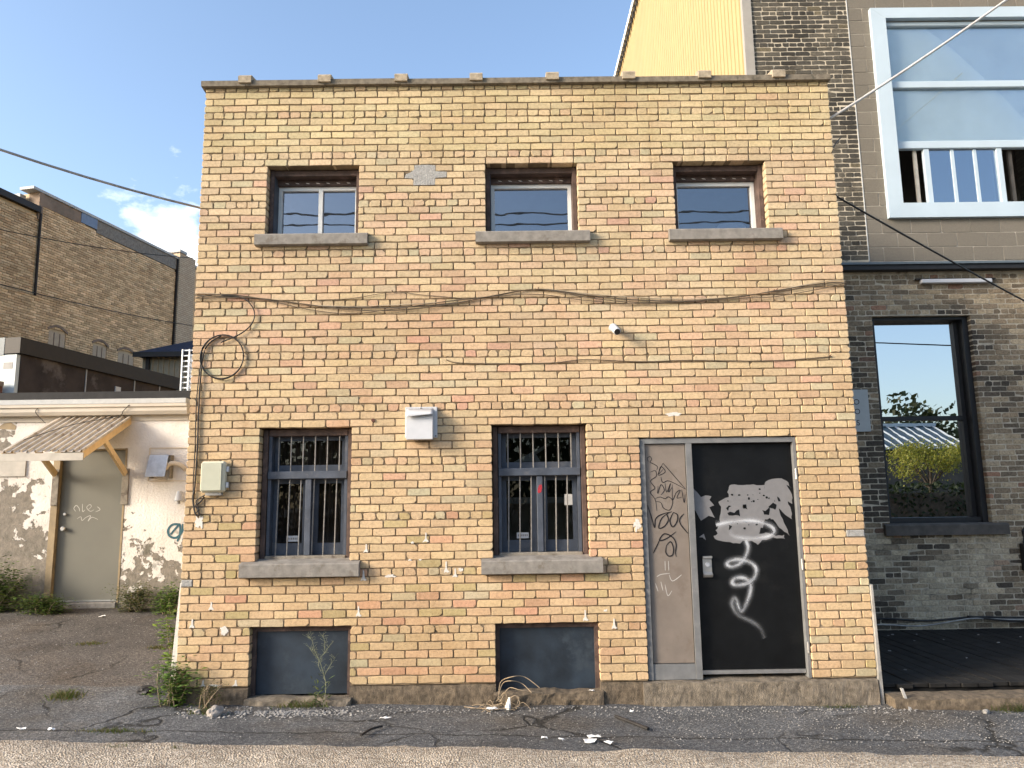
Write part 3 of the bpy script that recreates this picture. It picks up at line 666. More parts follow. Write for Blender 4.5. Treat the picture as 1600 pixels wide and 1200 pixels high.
# barred lower windows
for k, (a, b) in enumerate(LW):
    zb, zt = 1.205, 2.406
    mb = MB()
    mb.box(a + .006, a + .05, .095, .25, zb, zt, bev=.004); mb.box(b - .05, b - .006, .095, .25, zb, zt, bev=.004)
    mb.box(a + .056, b - .056, .10, .25, zt - .062, zt - .001, bev=.004)
    w = mb.build('window', M['wood_dk'], yb)
    w['label'] = ['left barred window with a sticker low on its left pane', 'right barred window with red paint on its mullion'][k]
    i0, i1 = a + .057, b - .057; ZR = 1.985; xm = (i0 + i1) / 2 + (.01 if k == 0 else 0)
    for q0 in (i0, i1 - .026): MB().box(q0, q0 + .026, .115, .24, 1.265, zt - .064).build('inner_stile', M['paint_blue'], w)
    MB().box(i0 + .0, i1, .090, .25, ZR - .035, ZR + .035, bev=.005).build('transom', M['paint_blue'], w)
    mu = MB().box(xm - .027, xm + .027, .105, .25, 1.266, ZR - .037, bev=.004).build('mullion', M['paint_blue'], w)
    MB().box(i0 - .002, i1 + .002, .085, .25, 1.212, 1.264, bev=.006).build('bottom_rail', M['wood_grey'], w)
    f = MB(); f.box(i0 + .028, i1 - .028, .20, .235, ZR + .037, ZR + .095); f.box(i0 + .028, i1 - .028, .20, .235, zt - .10, zt - .065)
    f.box(i0 + .028, i0 + .07, .20, .235, ZR + .096, zt - .101); f.box(i1 - .07, i1 - .028, .20, .235, ZR + .096, zt - .101)
    f.build('sash', M['paint_blue'], w)
    MB().box(i0 + .071, i1 - .071, .216, .219, ZR + .096, zt - .101).build('pane', M['glass'], w)
    for p0, p1 in ((i0 + .028, xm - .029), (xm + .029, i1 - .028)):
        f = MB(); f.box(p0, p1, .20, .235, 1.266, 1.37); f.box(p0, p1, .20, .235, ZR - .075, ZR - .038); f.box(p0, p0 + .042, .20, .235, 1.371, ZR - .076); f.box(p1 - .042, p1, .20, .235, 1.371, ZR - .076)
        f.build('sash', M['paint_blue'], w)
        MB().box(p0 + .043, p1 - .043, .216, .219, 1.371, ZR - .076).build('pane', M['glass'], w)
    for q in range(6):
        x = i0 + .088 + q * (i1 - i0 - .165) / 5
        MB().tube([(x, .125, ZR + .02), (x, .125, zt - .04)], .0065, 6).build('security_bar', M['bar'], w)
        x2 = (i0 + .09 + q * .103) if q < 3 else (xm + .045 + (q - 3) * .103)
        MB().tube([(x2 + .004, .125, ZR - .02), (x2 - .006, .125, 1.255)], .0065, 6).build('security_bar', M['bar'], w)
    # sticker behind the glass: white card with two grey lines of print
    sx = xm - .16
    MB().box(sx - .055, sx + .055, .2135, .2155, 1.385, 1.437).build('sticker', M['white'], w)
    mb = MB(); rn = random.Random(k)
    for q in range(6): mb.box(sx - .045 + q * .016, sx - .035 + q * .016, .2128, .2133, 1.402, 1.421)
    mb.build('sticker_print', M['bar'], w)
    # curtains and things in the dim room
    rn = random.Random(9 + k); mb = MB(); pts = []
    if k == 0:
        n = 40; 
        for q in range(n + 1):
            x = a + .02 + (b - a - .04) * q / n; pts.append((x, .36 + .025 * math.sin(q * 1.35) + rn.uniform(-.008, .008)))
        mb.v = [(x, y, 1.15) for x, y in pts] + [(x, y, 2.5) for x, y in pts]; mb.f = [(i, i + 1, n + 2 + i, n + 1 + i) for i in range(n)]; mb.c = [None] * n
        mb.build('curtain', M['curtain'], yb)
    else:
        mb.box(a, b, .9, .95, 1.15, 1.72); mb.build('counter', M['board'], yb)
        MB().box(a - .2, b + .2, .6, .62, 1.70, 1.76).build('shelf_edge', M['coping_w'], yb)
        MB().prism([(a + .2, 2.10), (a + .55, 2.28), (a + .56, 2.26), (a + .42, 2.17), (a + .46, 2.10)], .5, .52).build('leaning_board', M['coping_w'], yb)
        MB().box(b - .20, b - .12, .2135, .2155, 1.68, 1.78).build('paper_notice', M['flake'], w)
        mb = MB(); mb.prism([(xm - .018, 1.83), (xm - .005, 1.865), (xm + .018, 1.87), (xm + .022, 1.84), (xm + .012, 1.80), (xm - .01, 1.79), (xm - .02, 1.80)], .1025, .106); mb.build('paint_mark', M['red'], w)
    sill(w, LS[k][0], LS[k][1], 1.087, 1.208, -.075, M['concrete'])

# ------------------------------------------------------------------ door
FR, LF = .045, .078      # depth of panel and leaf faces
mb = MB(); d0, d1 = DR
mb.box(d0 + .004, d0 + .048, .02, .17, .165, 2.264); mb.box(d1 - .030, d1 - .004, .02, .17, .165, 2.264); mb.box(d0 + .049, d1 - .031, .02, .17, 2.222, 2.266)
mb.box(1.478, 1.532, .022, .17, .165, 2.221)
mb.box(d0 + .049, 1.477, .03, .16, .165, .295)
dr = mb.build('door', M['frame_grey'], yb); dr['label'] = 'black metal door with torn grey poster and white spray line in a grey frame'
lx0, lx1 = 1.535, d1 - .033
MB().box(lx0, lx1, LF, LF + .045, .235, 2.219).build('leaf', M['door_blk'], dr)
MB().box(lx0 + .004, lx1 - .002, LF - .012, LF + .03, .198, .231).build('kick_strip', M['steel'], dr)
MB().box(d0 + .055, 1.472, FR, FR + .03, .302, 2.216).build('side_panel', M['panel_tan'], dr)
mb = MB(); mb.box(d0 + .0495, d0 + .0545, FR + .004, FR + .05, .296, 2.221); mb.box(1.4725, 1.4775, FR + .004, FR + .05, .296, 2.221); mb.build('panel_gap', M['black'], dr)
for z in (.42, 1.13, 1.93):
    MB().box(lx1 + .004, lx1 + .024, .008, .03, z - .05, z + .05, bev=.004).build('hinge', M['steel'], dr)
hd = MB(); hd.prism_x([(LF - .001, 1.02), (LF - .03, 1.03), (LF - .045, 1.05), (LF - .012, 1.07), (LF - .012, 1.185), (LF - .04, 1.195), (LF - .04, 1.21), (LF - .001, 1.212)], 1.592, 1.672)
hd = hd.build('handle', M['steel'], dr)
MB().tube([(1.632, LF - .012, 1.135), (1.632, LF - .022, 1.135)], .02, 12).build('lock_cylinder', M['galv'], dr)
def flat(name, polys, y, m, par, th=.0006):
    mb = MB()
    for p in polys: mb.prism(p, y, y + th)
    return mb.build(name, m, par)
def ragged(p, rn, amp=.008):
    out = []
    for i in range(len(p)):
        a, b = Vector(p[i]), Vector(p[(i + 1) % len(p)]); out.append(tuple(a)); n = int((b - a).length / .035)
        for k in range(1, n + 1):
            q = a.lerp(b, k / (n + 1)); out.append((q.x + rn.uniform(-amp, amp), q.y + rn.uniform(-amp, amp)))
    return out
SPRAY = [(1.731,1.482),(1.823,1.502),(1.949,1.516),(2.075,1.515),(2.174,1.491),(2.24,1.453),(2.25,1.41),(2.204,1.38),(2.115,1.363),(2.003,1.361),(1.903,1.376),(1.861,1.399),(1.872,1.434)]
SPRAY2 = [(1.992,1.344),(2.008,1.285),(1.987,1.212),(1.94,1.152),(1.863,1.116),(1.814,1.129),(1.828,1.159),(1.904,1.176),(1.99,1.161),(2.05,1.126),(2.07,1.077),(2.043,1.011),(1.979,0.969),(1.891,0.953),(1.848,0.971),(1.869,1.007),(1.932,1.018),(1.992,0.993),(2.013,0.94),(1.983,0.834),(1.913,0.725),(1.875,0.82),(1.858,0.843),(1.836,0.79),(1.88,0.699),(2.002,0.637),(2.076,0.575),(2.105,0.492)]
POSTER = [(1.867,1.818),(1.893,1.843),(2.197,1.836),(2.188,1.795),(2.205,1.864),(2.263,1.888),(2.352,1.893),(2.413,1.855),(2.435,1.804),(2.393,1.836),(2.437,1.748),(2.435,1.661),(2.395,1.686),(2.421,1.599),(2.422,1.525),(2.368,1.562),(2.309,1.625),(2.34,1.526),(2.392,1.377),(2.345,1.415),(2.286,1.477),(2.252,1.527),(2.177,1.528),(2.145,1.43),(2.267,1.379),(2.343,1.388),(2.347,1.353),(2.241,1.367),(2.14,1.344),(2.099,1.302),(2.039,1.339),(1.964,1.34),(1.938,1.316),(1.789,1.337),(1.715,1.362),(1.704,1.387),(1.742,1.405),(1.725,1.436),(1.773,1.497),(1.77,1.558),(1.787,1.645),(1.765,1.689),(1.81,1.713),(1.862,1.731),(1.851,1.775)]
POSTER_L = [(1.538,1.823),(1.609,1.735),(1.648,1.749),(1.704,1.74),(1.684,1.709),(1.725,1.658),(1.68,1.64),(1.725,1.547),(1.67,1.566),(1.598,1.524),(1.553,1.611),(1.534,1.636)]
POSTER_S = [(1.572,1.377),(1.617,1.407),(1.633,1.351),(1.603,1.376)]
HOLES = [[(1.84,1.588),(1.866,1.6),(1.903,1.588),(1.949,1.62),(1.954,1.556),(1.914,1.569),(1.852,1.567)],[(2.156,1.609),(2.187,1.602),(2.227,1.639),(2.216,1.565),(2.172,1.571)],[(2.215,1.639),(2.261,1.676),(2.291,1.657),(2.276,1.611),(2.239,1.626)],[(2.303,1.731),(2.331,1.687),(2.312,1.685)],[(1.83,1.632),(1.857,1.656),(1.881,1.65),(1.856,1.638),(1.848,1.607)],[(1.983,1.661),(2.015,1.664),(2.024,1.617),(1.987,1.627)],[(1.847,1.483),(1.877,1.471),(1.844,1.434)],[(2.134,1.455),(2.177,1.442),(2.168,1.405),(2.117,1.4)]]
TAGS = [[(1.138,2.06),(1.129,2.091),(1.155,2.106),(1.169,2.081),(1.153,2.056),(1.181,2.04),(1.218,2.014),(1.211,1.983)],[(1.27,2.045),(1.467,1.805)],[(1.27,2.045),(1.221,1.939),(1.288,1.966),(1.25,2.014),(1.228,1.949),(1.268,1.989)],[(1.246,1.92),(1.262,1.87),(1.322,1.882),(1.467,1.805)],[(1.153,1.965),(1.198,1.977),(1.204,1.927),(1.15,1.884),(1.188,1.821),(1.145,1.784),(1.186,1.715),(1.197,1.616)],[(1.217,1.839),(1.211,1.771),(1.243,1.851),(1.272,1.801),(1.238,1.758)],[(1.281,1.863),(1.292,1.782),(1.331,1.863),(1.309,1.782),(1.342,1.825)],[(1.187,1.728),(1.231,1.74),(1.275,1.724),(1.307,1.741),(1.343,1.701),(1.314,1.625),(1.258,1.64),(1.235,1.69),(1.188,1.701)],[(1.346,1.85),(1.343,1.713),(1.377,1.775),(1.416,1.799),(1.382,1.731),(1.426,1.737)],[(1.429,1.805),(1.446,1.687),(1.458,1.761)],[(1.115,1.667),(1.143,1.568),(1.17,1.469),(1.181,1.543),(1.224,1.579),(1.3,1.603)],[(1.287,1.588),(1.235,1.548),(1.207,1.466),(1.257,1.478),(1.297,1.535),(1.287,1.588),(1.332,1.608)],[(1.344,1.602),(1.31,1.529),(1.332,1.473),(1.371,1.515),(1.381,1.577),(1.344,1.602)],[(1.438,1.588),(1.398,1.54),(1.408,1.49),(1.466,1.414)],[(1.361,1.43),(1.271,1.37),(1.208,1.356),(1.254,1.413),(1.328,1.381),(1.356,1.32),(1.346,1.247),(1.353,1.211)],[(1.208,1.356),(1.148,1.244)],[(1.268,1.309),(1.307,1.343),(1.33,1.29),(1.321,1.229),(1.283,1.218),(1.26,1.254),(1.268,1.309)]]
SCRATCH = [[(1.17,1.038),(1.208,1.058),(1.288,1.067)],[(1.282,1.055),(1.31,1.0),(1.393,1.053)],[(1.25,1.176),(1.249,1.091)],[(1.281,1.175),(1.28,1.091)],[(1.155,0.984),(1.177,0.912)],[(1.241,0.971),(1.261,0.875),(1.3,0.916)],[(1.205,0.996),(1.22,0.918)]]
COILLEAD = [(-2.794,3.657),(-2.584,3.624),(-2.479,3.506),(-2.492,3.385),(-2.6,3.283),(-2.774,3.207)]
DOWN = [(-2.776,3.267),(-2.874,3.208),(-2.928,3.107),(-2.946,2.88),(-2.949,2.585),(-2.944,2.236),(-2.95,1.892),(-2.962,1.791),(-2.939,1.666),(-2.909,1.632),(-2.905,1.682),(-2.936,1.722),(-2.892,1.756),(-2.86,1.8)]
WEED_STEM = [[(-1.739,0.006),(-1.722,0.188),(-1.758,0.32),(-1.787,0.399),(-1.828,0.479)],[(-1.763,0.293),(-1.792,0.373),(-1.744,0.451),(-1.707,0.504)],[(-1.75,0.241),(-1.708,0.319),(-1.65,0.408)],[(-1.787,0.399),(-1.838,0.453),(-1.878,0.506)],[(-1.828,0.479),(-1.852,0.559),(-1.891,0.586)],[(-1.744,0.451),(-1.741,0.536),(-1.759,0.6)]]
TWIGS = [[(-0.252,0.076),(-0.212,0.179),(-0.141,0.219),(-0.049,0.186),(0.032,0.123)],[(-0.241,0.065),(-0.229,0.189),(-0.13,0.25),(-0.021,0.238),(0.103,0.153)],[(-0.23,0.049),(-0.158,0.152),(-0.05,0.14),(0.129,0.101)],[(-0.187,0.049),(-0.105,0.099),(-0.068,0.031),(-0.134,-0.081)],[(-0.214,0.034),(-0.323,-0.001),(-0.486,-0.101)],[(-0.241,0.024),(-0.377,-0.015),(-0.54,-0.033)],[(-0.198,0.023),(-0.134,-0.055),(-0.092,-0.158)],[(-0.263,0.045),(-0.186,0.126),(-0.187,0.023)],[(-0.247,0.044),(-0.159,0.074),(-0.078,0.073),(-0.101,-0.03),(-0.162,-0.121)]]
rn = random.Random(8)
flat('torn_poster', [ragged(POSTER, rn, .007)], LF - .0022, M['poster'], dr)
flat('torn_poster', [ragged(POSTER_L, rn, .003)], LF - .0022, M['poster'], dr)
flat('torn_poster', [POSTER_S], LF - .0022, M['poster'], dr)
hp = [ragged(h, rn, .006) for h in HOLES]
for q in range(26):
    x, z = rn.uniform(1.72, 2.28), rn.gauss(1.72, .04) if q < 17 else rn.gauss(1.50, .03); s_ = rn.uniform(.004, .016)
    hp.append([(x + s_ * rn.uniform(.5, 1.2) * math.cos(t), z + s_ * rn.uniform(.4, 1) * math.sin(t)) for t in (0, 1, 2.1, 3.2, 4.2, 5.3)])
flat('poster_gap', hp, LF - .0034, M['door_blk'], dr)['kind'] = 'stuff'
def soft_ribbon(pts, y, w, k=8):
    """spray line: strips whose cover fades to the sides"""
    mb = MB(); P = spline([(x, y, z) for x, z in pts], k); n = len(P); lay = [(-1.6, .0), (-.9, .07), (-.5, .30), (-.25, .55), (0, .64), (.25, .55), (.5, .30), (.9, .07), (1.6, .0)]
    mb2v = []
    for i, p in enumerate(P):
        d = P[min(i + 1, n - 1)] - P[max(i - 1, 0)]; d.normalize(); q = Vector((-d.z, 0, d.x)) * w
        mb2v += [tuple(p + q * a) for a, _ in lay]
    m_ = len(lay); mb.v = mb2v
    fade = lambda i: min(1, .12 + 2.2 * (n - 1 - i) / n) * (.8 + .2 * math.sin(i * .35))
    mb.f = [(i * m_ + j, (i + 1) * m_ + j, (i + 1) * m_ + j + 1, i * m_ + j + 1) for i in range(n - 1) for j in range(m_ - 1)]
    mb.c = [None] * len(mb.f)
    o = mb.build('spray_line', M['spray'], dr)
    a = o.data.attributes.new('Col', 'FLOAT_COLOR', 'POINT')
    a.data.foreach_set('color', np.array([(lay[j][1] * fade(i),) * 3 + (1,) for i in range(n) for j in range(m_)], dtype=np.float32).ravel())
    return o
soft_ribbon(SPRAY, LF - .0048, .029); soft_ribbon(SPRAY2, LF - .0054, .027)
mb = MB()
for i, t in enumerate(TAGS): ribbon(mb, t, FR - .0015 - i * .00006, .011 if i >= 10 else .0065)
mb.build('marker_tag', M['tag'], dr)
mb = MB()
for i, t in enumerate(SCRATCH): ribbon(mb, t, FR - .0013 - i * .00006, .007)
mb.build('scratch_mark', M['scratch'], dr)

# white paint flakes left on the brickwork
rn = random.Random(21)
def blob(cx, cz, w, h, n=11):
    return [(cx + w * .5 * math.cos(t) * rn.uniform(.45, 1.1), cz + h * .5 * math.sin(t) * rn.uniform(.45, 1.1)) for t in [2 * math.pi * i / n for i in range(n)]]
FL = [(-2.76, .85, .05, .07), (-2.92, .70, .05, .07), (-2.64, .64, .09, .09), (-1.47, .785, .05, .09), (-1.41, 1.325, .04, .07), (-1.43, 1.09, .04, .09), (-1.19, 1.083, .14, .03), (-.70, 1.15, .05, .09), (-.62, 1.10, .06, .07), (-.57, 1.13, .06, .04), (-.88, 1.412, .03, .08), (-1.0, 1.37, .04, .03), (1.003, 1.50, .085, .14), (1.38, 2.487, .20, .045), (.52, .72, .04, .09), (.77, .645, .05, .08), (-2.90, 1.58, .09, .13), (.70, .76, .05, .03), (-2.70, .185, .16, .02), (-2.52, .2, .03, .05), (-2.80, .2, .03, .05), (-1.02, 1.22, .04, .02), (-.93, 1.22, .03, .02)]
for x, z, w_, h_ in FL:
    if h_ > w_ * 1.1 and w_ < .08:      # drip of paint left in an upright joint, spreading at its foot
        j = lambda q: rn.uniform(-q, q)
        pts = [(x - .005, z + h_ * .55), (x + .006, z + h_ * .5 + j(.01)), (x + .007 + j(.003), z - h_ * .05), (x + .014, z - h_ * .25), (x + .024 + j(.008), z - h_ * .42), (x + .012, z - h_ * .5), (x - .004, z - h_ * .42), (x - .024 + j(.008), z - h_ * .52), (x - .018, z - h_ * .3), (x - .007 + j(.003), z - h_ * .08)]
    else:
        n = 30; pts = []; ph = rn.uniform(0, 9)
        for i in range(n):
            t = 2 * math.pi * i / n; q = .5 * (.7 + .55 * mnoise.noise(Vector((math.cos(t) * 2 + ph, math.sin(t) * 2, x))) + rn.uniform(-.14, .14)); pts.append((x + w_ * q * math.cos(t), z + h_ * q * math.sin(t)))
    MB().prism(pts, -.0035, .004).build('paint_flake', M['flake'], yb)
# dark screw hole stain
MB().tube([(-1.363, .004, 2.466), (-1.363, -.012, 2.466)], .016, 10).build('wall_plug', M['rust'], yb)

# ================================================================== dark brick building on the right
YD = 2.9
db = thing('dark_brick_building', (5.5, 2.9, 0), 'tall soot-dark brick building with big white-framed upper window and yellow sheet side', 'building')
BWIN = (5.02, 7.95, 5.42, 8.50)       # big upper window, outer trim
DWIN = (4.69, 5.99, 1.385, 4.08)      # dark lower window opening
ZF = 4.70                             # flashing line
rn = random.Random(31)
def sooty(x, z, rn):
    v = mnoise.noise(Vector((x * 1.1, z * .8, 2))) + .5 * mnoise.noise(Vector((x * 2.7, z * 2.2, 6))) + rn.gauss(0, .22)
    if z > 4.8:
        base = Vector([(.115, .104, .084), (.135, .12, .095), (.10, .092, .076), (.085, .078, .066), (.16, .135, .09)][rn.choices(range(5), (4, 3, 4, 3, .5))[0]]) * .78
        dark = Vector((.042, .039, .034))
    else:
        base = Vector([(.27, .205, .135), (.33, .26, .17), (.22, .17, .115), (.185, .145, .10), (.40, .32, .215), (.28, .16, .105)][rn.choices(range(6), (4, 3, 4, 3, 1.2, .6))[0]])
        if z < 1.25: base = base.lerp(Vector((.46, .40, .29)), max(0, min(.7, .35 + v)))
        dark = Vector((.06, .052, .043))
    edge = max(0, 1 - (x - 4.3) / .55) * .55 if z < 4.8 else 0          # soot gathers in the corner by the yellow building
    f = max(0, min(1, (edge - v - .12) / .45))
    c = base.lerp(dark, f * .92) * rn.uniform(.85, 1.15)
    return tuple(c)
dk = []
r = 0; z = .02
while z < 9.4:
    z1 = z + .069
    low_ = z1 < ZF; upp = z > 4.80
    if low_ or upp:
        bl = []
        if z1 > DWIN[2] - .06 and z < DWIN[3] - .01: bl.append((DWIN[0], DWIN[1]))
        x0, x1 = (3.85, 9.49) if low_ else (3.375, 4.715)
        head = r % 7 == 3
        for a, b in row_bricks(x0, x1, bl, .1055 if head else BP, (r % 2) * (.05 if head else BP / 2) + .03, .010, rn, .008, .045):
            dk.append((a, b, z + .0045, z1 - .0045, sooty((a + b) / 2, z, rn)))
    z = z1; r += 1
def seen(b):
    x, z = (b[0] + b[1]) / 2, b[2]
    vis = (4.38 < x < 6.45 and z < ZF)
    return (0 if vis else 1, -(b[1] - b[0]) * (1.0 - abs(z - 1.7) * .05))
dk.sort(key=seen); mass = MB()
for i, (a, b, z0, z1, c) in enumerate(dk):
    vs, fs = brick_geo(a, b, z0, z1, YD, .09, rn, 1.5, .004)
    if i < 300: MB().add(vs, fs, c).build('brick', M['brick_d'], db, loc=((a + b) / 2, YD + .05, (z0 + z1) / 2))
    else: mass.add(vs, fs, c)
o = mass.build('brickwork', M['brick_d'], db); o['kind'] = 'stuff'
ops = [(BWIN[0] + .1, BWIN[1] - .1, BWIN[2] + .1, BWIN[3] - .1), (DWIN[0] - .004, DWIN[1] + .004, DWIN[2] - .05, DWIN[3] + .002)]
def holes(y0, y1, X0, X1, Z0, Z1, name, m):
    xs = sorted({X0, X1} | {v for p in ops for v in p[:2] if X0 < v < X1}); zs = sorted({Z0, Z1} | {v for p in ops for v in p[2:] if Z0 < v < Z1})
    return backing(xs, zs, lambda x, z: not any(a < x < b and c < z < d for a, b, c, d in ops), y0, y1).build(name, m, db)
holes(YD + .004, YD + .3, 3.36, 9.5, -.2, 4.81, 'mortar_joints', M['mortar_d'])
holes(YD + .004, YD + .3, 3.36, 4.719, 4.812, 14.2, 'mortar_joints', M['mortar_d'])
holes(YD + .005, YD + .3, 4.721, 9.5, 4.812, 14.2, 'block_joints', M['block_m'])
# painted concrete blocks round the big window
z = 4.83; r = 0
while z < 9.3:
    for a, b in row_bricks(4.728, 9.49, [(BWIN[0] + .02, BWIN[1])] if (z + .195 > BWIN[2] + .03 and z < BWIN[3] - .03) else [], .4, .13 + (r % 2) * .2, .008, rn, .002, .06):
        k = rn.uniform(.93, 1.06); vs, fs = brick_geo(a, b, z + .004, z + .191, YD, .06, rn, .35, .003)
        MB().add(vs, fs, (.165 * k, .148 * k, .122 * k)).build('concrete_block', M['block'], db, loc=((a + b) / 2, YD + .03, z + .1))
    z += .195; r += 1
mb = MB().box(4.7165, 4.7275, YD - .006, YD + .02, 4.83, 9.3).build('joint_line', M['coping_w'], db)
# flashing ledge between the storeys
mb = MB(); mb.prism_x([(YD - .15, 4.745), (YD - .15, 4.775), (YD - .004, 4.822), (YD - .004, 4.745)], 3.4, 9.5); fl = mb.build('flashing', M['flash_bl'], db)
MB().box(3.4, 9.5, YD - .125, YD - .005, 4.68, 4.743).build('drip_edge', M['flash_dk'], fl)
# yellow ribbed side wall, corner trim and rake
mb = MB(); y = 2.96; XS = 3.28; prof = []
while y < 19:
    prof += [(y, 0), (y + .135, 0), (y + .143, .05), (y + .166, .05)]; y += .174
mb.v = [(XS + d, yy, 0.2) for yy, d in prof] + [(XS + d, yy, 14.2) for yy, d in prof]; n = len(prof)
mb.f = [(i, i + n, i + n + 1, i + 1) for i in range(n - 1)]; mb.c = [None] * len(mb.f)
mb.build('ribbed_siding', M['siding'], db)
MB().box(XS - .04, XS + .085, YD - .02, YD + .055, .2, 14.2).build('corner_trim', M['trim_grey'], db)
MB().box(XS - .10, XS + .05, YD, 19, 14.21, 14.36).build('rake_trim', M['vinyl_b'], db)
mb = MB()
yy = 3.1
while yy < 19: mb.box(XS - .055, XS - .03, yy, yy + .12, 14.05, 14.2); yy += .25
mb.build('eave_gaps', M['black'], db)['kind'] = 'stuff'
mb = MB(); mb.box(3.32, 9.5, YD + .302, 19, 13.9, 14.2); mb.box(9.3, 9.5, YD + .302, 19, 0, 13.9); mb.box(3.34, 3.4, YD + .302, 19, 0, 13.9); mb.build('shell', M['brick_tex'], db)
# big white window
x0, x1, z0, z1 = BWIN; yf = YD - .06
mb = MB(); q = .205
mb.prism([(x0, z0), (x1, z0), (x1 - q, z0 + q), (x0 + q, z0 + q)], yf, YD + .02); mb.prism([(x0, z1), (x0 + q, z1 - .155), (x1 - q, z1 - .155), (x1, z1)], yf, YD + .02)
mb.prism([(x0, z0 + .001), (x0 + q, z0 + q + .001), (x0 + q, z1 - .156), (x0, z1 - .001)], yf + .001, YD + .02); mb.prism([(x1, z0 + .001), (x1, z1 - .001), (x1 - q, z1 - .156), (x1 - q, z0 + q + .001)], yf + .001, YD + .02)
w = mb.build('window', M['trim_shade_tint'], db); w['label'] = 'big window in a wide white metal frame'
a, b = x0 + q, x1 - q; yi = YD + .06
mb = MB(); mb.box(a, a + .002, YD + .021, yi + .06, z0 + q, z1 - .155); mb.box(b - .002, b, YD + .021, yi + .06, z0 + q, z1 - .155); mb.box(a, b, YD + .021, yi + .06, z1 - .158, z1 - .156); mb.box(a, b, YD + .021, yi + .06, z0 + q - .004, z0 + q - .002)
mb.build('reveal', M['lumber_g'], w)
zt1, zt2 = 7.38, 6.49
for zc, h in ((zt1, .05), (zt2, .055), (z1 - .20, .03)): MB().box(a + .003, b - .003, yi - .045, yi + .03, zc - h, zc + h, bev=.008).build('rail', M['trim_shade_tint'], w)
MB().box(b - .06, b - .003, yi - .03, yi + .03, zt2 + .056, z1 - .231).build('stile', M['trim_shade_tint'], w)
for zz0, zz1 in ((zt1 + .051, z1 - .231), (zt2 + .056, zt1 - .051)):
    MB().box(a + .004, b - .061, yi, yi + .004, zz0, zz1).build('pane', M['glass_thin'], w)
    MB().box(a + .02, b - .08, yi + .018, yi + .022, zz0 + .003, zz1 - .003).build('blind', M['blind'], w)
zs0, zs1 = z0 + q, zt2 - .056
for xc, wd in ((5.655, .035), (6.655, .035)): MB().box(xc - wd, xc + wd, yi - .03, yi + .03, zs0, zs1).build('mullion', M['trim_shade_tint'], w)
for xc in (6.02, 6.33): MB().box(xc - .022, xc + .022, yi - .012, yi + .03, zs0, zs1).build('sash_stile', M['trim_shade_tint'], w)
for p0, p1 in ((5.692, 5.996), (6.044, 6.306), (6.354, 6.617)):
    MB().box(p0, p1, yi, yi + .004, zs0, zs1).build('pane', M['glass_blue'], w)
MB().box(5.7, 6.61, yi + .07, yi + .075, zs0, zs1).build('blind', M['blind'], w)
MB().box(5.50, 5.545, yi + .02, yi + .05, zs0, zs1).build('sash_stile', M['lumber_g'], w)
MB().box(6.83, 6.88, yi + .05, yi + .09, zs0, zs1).build('sash_stile', M['sill_d'], w)
MB().box(5.23, 7.7, YD + 1.2, YD + 1.25, 5.3, 8.4).build('room_back', M['interior'], w)
# black-framed window below
x0, x1, z0, z1 = DWIN
mb = MB(); mb.box(x0 + .002, x0 + .055, YD + .07, YD + .29, z0, z1); mb.box(x1 - .07, x1 - .002, YD + .07, YD + .29, z0, z1); mb.box(x0 + .056, x1 - .071, YD + .07, YD + .29, z1 - .04, z1 - .001); mb.box(x0 + .056, x1 - .071, YD + .10, YD + .29, z0, z0 + .065)
mb.box(x1 - .125, x1 - .071, YD + .19, YD + .285, z0 + .066, z1 - .041)
mb.box(x0 + .056, x1 - .126, YD + .19, YD + .285, 2.71, 2.765)
w = mb.build('window', M['frame_blk'], db); w['label'] = 'tall black-framed window reflecting sky and trees'
for zz0, zz1, yy in ((2.766, z1 - .041, .225), (z0 + .066, 2.709, .24)):
    MB().box(x0 + .057, x1 - .126, YD + yy, YD + yy + .004, zz0, zz1).build('pane', M['glass_mir'], w)
MB().box(x0, x1, YD + .305, YD + .315, z0 - .1, z1 + .1).build('window_back', M['interior'], w)
MB().prism_x([(YD - .065, 1.235), (YD - .065, 1.355), (YD - .05, 1.37), (YD + .049, 1.384), (YD + .049, 1.235)], 4.60, 6.16).build('sill', M['sill_d'], w)

# plaque with upright letters (grey board, half hidden by the corner)
pq = thing('wall_plaque', (4.36, YD - .03, 2.55), 'grey upright sign board on the dark brick, half hidden by the corner', 'sign')
MB().box(4.14, 4.537, YD - .03, YD - .004, 2.552, 3.10, bev=.003).build('board', M['plaque'], pq)
def text(body, size, loc, m, parent, name, rot=(math.pi / 2, 0, 0)):
    cu = bpy.data.curves.new(name, 'FONT'); cu.body = body; cu.size = size; cu.extrude = .0005; cu.align_x = 'CENTER'; cu.align_y = 'CENTER'
    o = bpy.data.objects.new(name, cu); COL.objects.link(o); o.location = loc; o.rotation_euler = rot; cu.materials.append(m)
    me = bpy.data.meshes.new_from_object(o); q = bpy.data.objects.new(name, me); q.location, q.rotation_euler = loc, rot; COL.objects.link(q); bpy.data.objects.remove(o); attach(q, parent); return q
for ch, zz in (('O', 2.935), ('O', 2.81), ('S', 2.665)): text(ch, .10, (4.378, YD - .0312, zz), M['tag'], pq, 'letter')
lf = thing('strip_light', (5.83, YD - .06, 4.5), 'long slim white light fitting under the slate flashing', 'light')
MB().box(5.36, 6.30, YD - .07, YD - .004, 4.505, 4.56, bev=.008).build('housing', M['white'], lf)
mb = MB(); mb.box(5.30, 6.36, YD - .045, YD - .003, 4.561, 4.575); mb.build('bracket', M['black'], lf)
eb = thing('meter_box', (6.5, 2.88, .75), 'black box fixed to the dark wall at the right picture edge', 'box')
MB().box(6.29, 6.62, YD - .10, YD - .004, .78, 1.12, bev=.012).build('housing', M['frame_blk'], eb)
MB().tube([(6.33, YD - .05, 1.12), (6.33, YD - .05, 1.27), (6.40, YD - .04, 1.33)], .018).build('conduit', M['frame_blk'], eb)

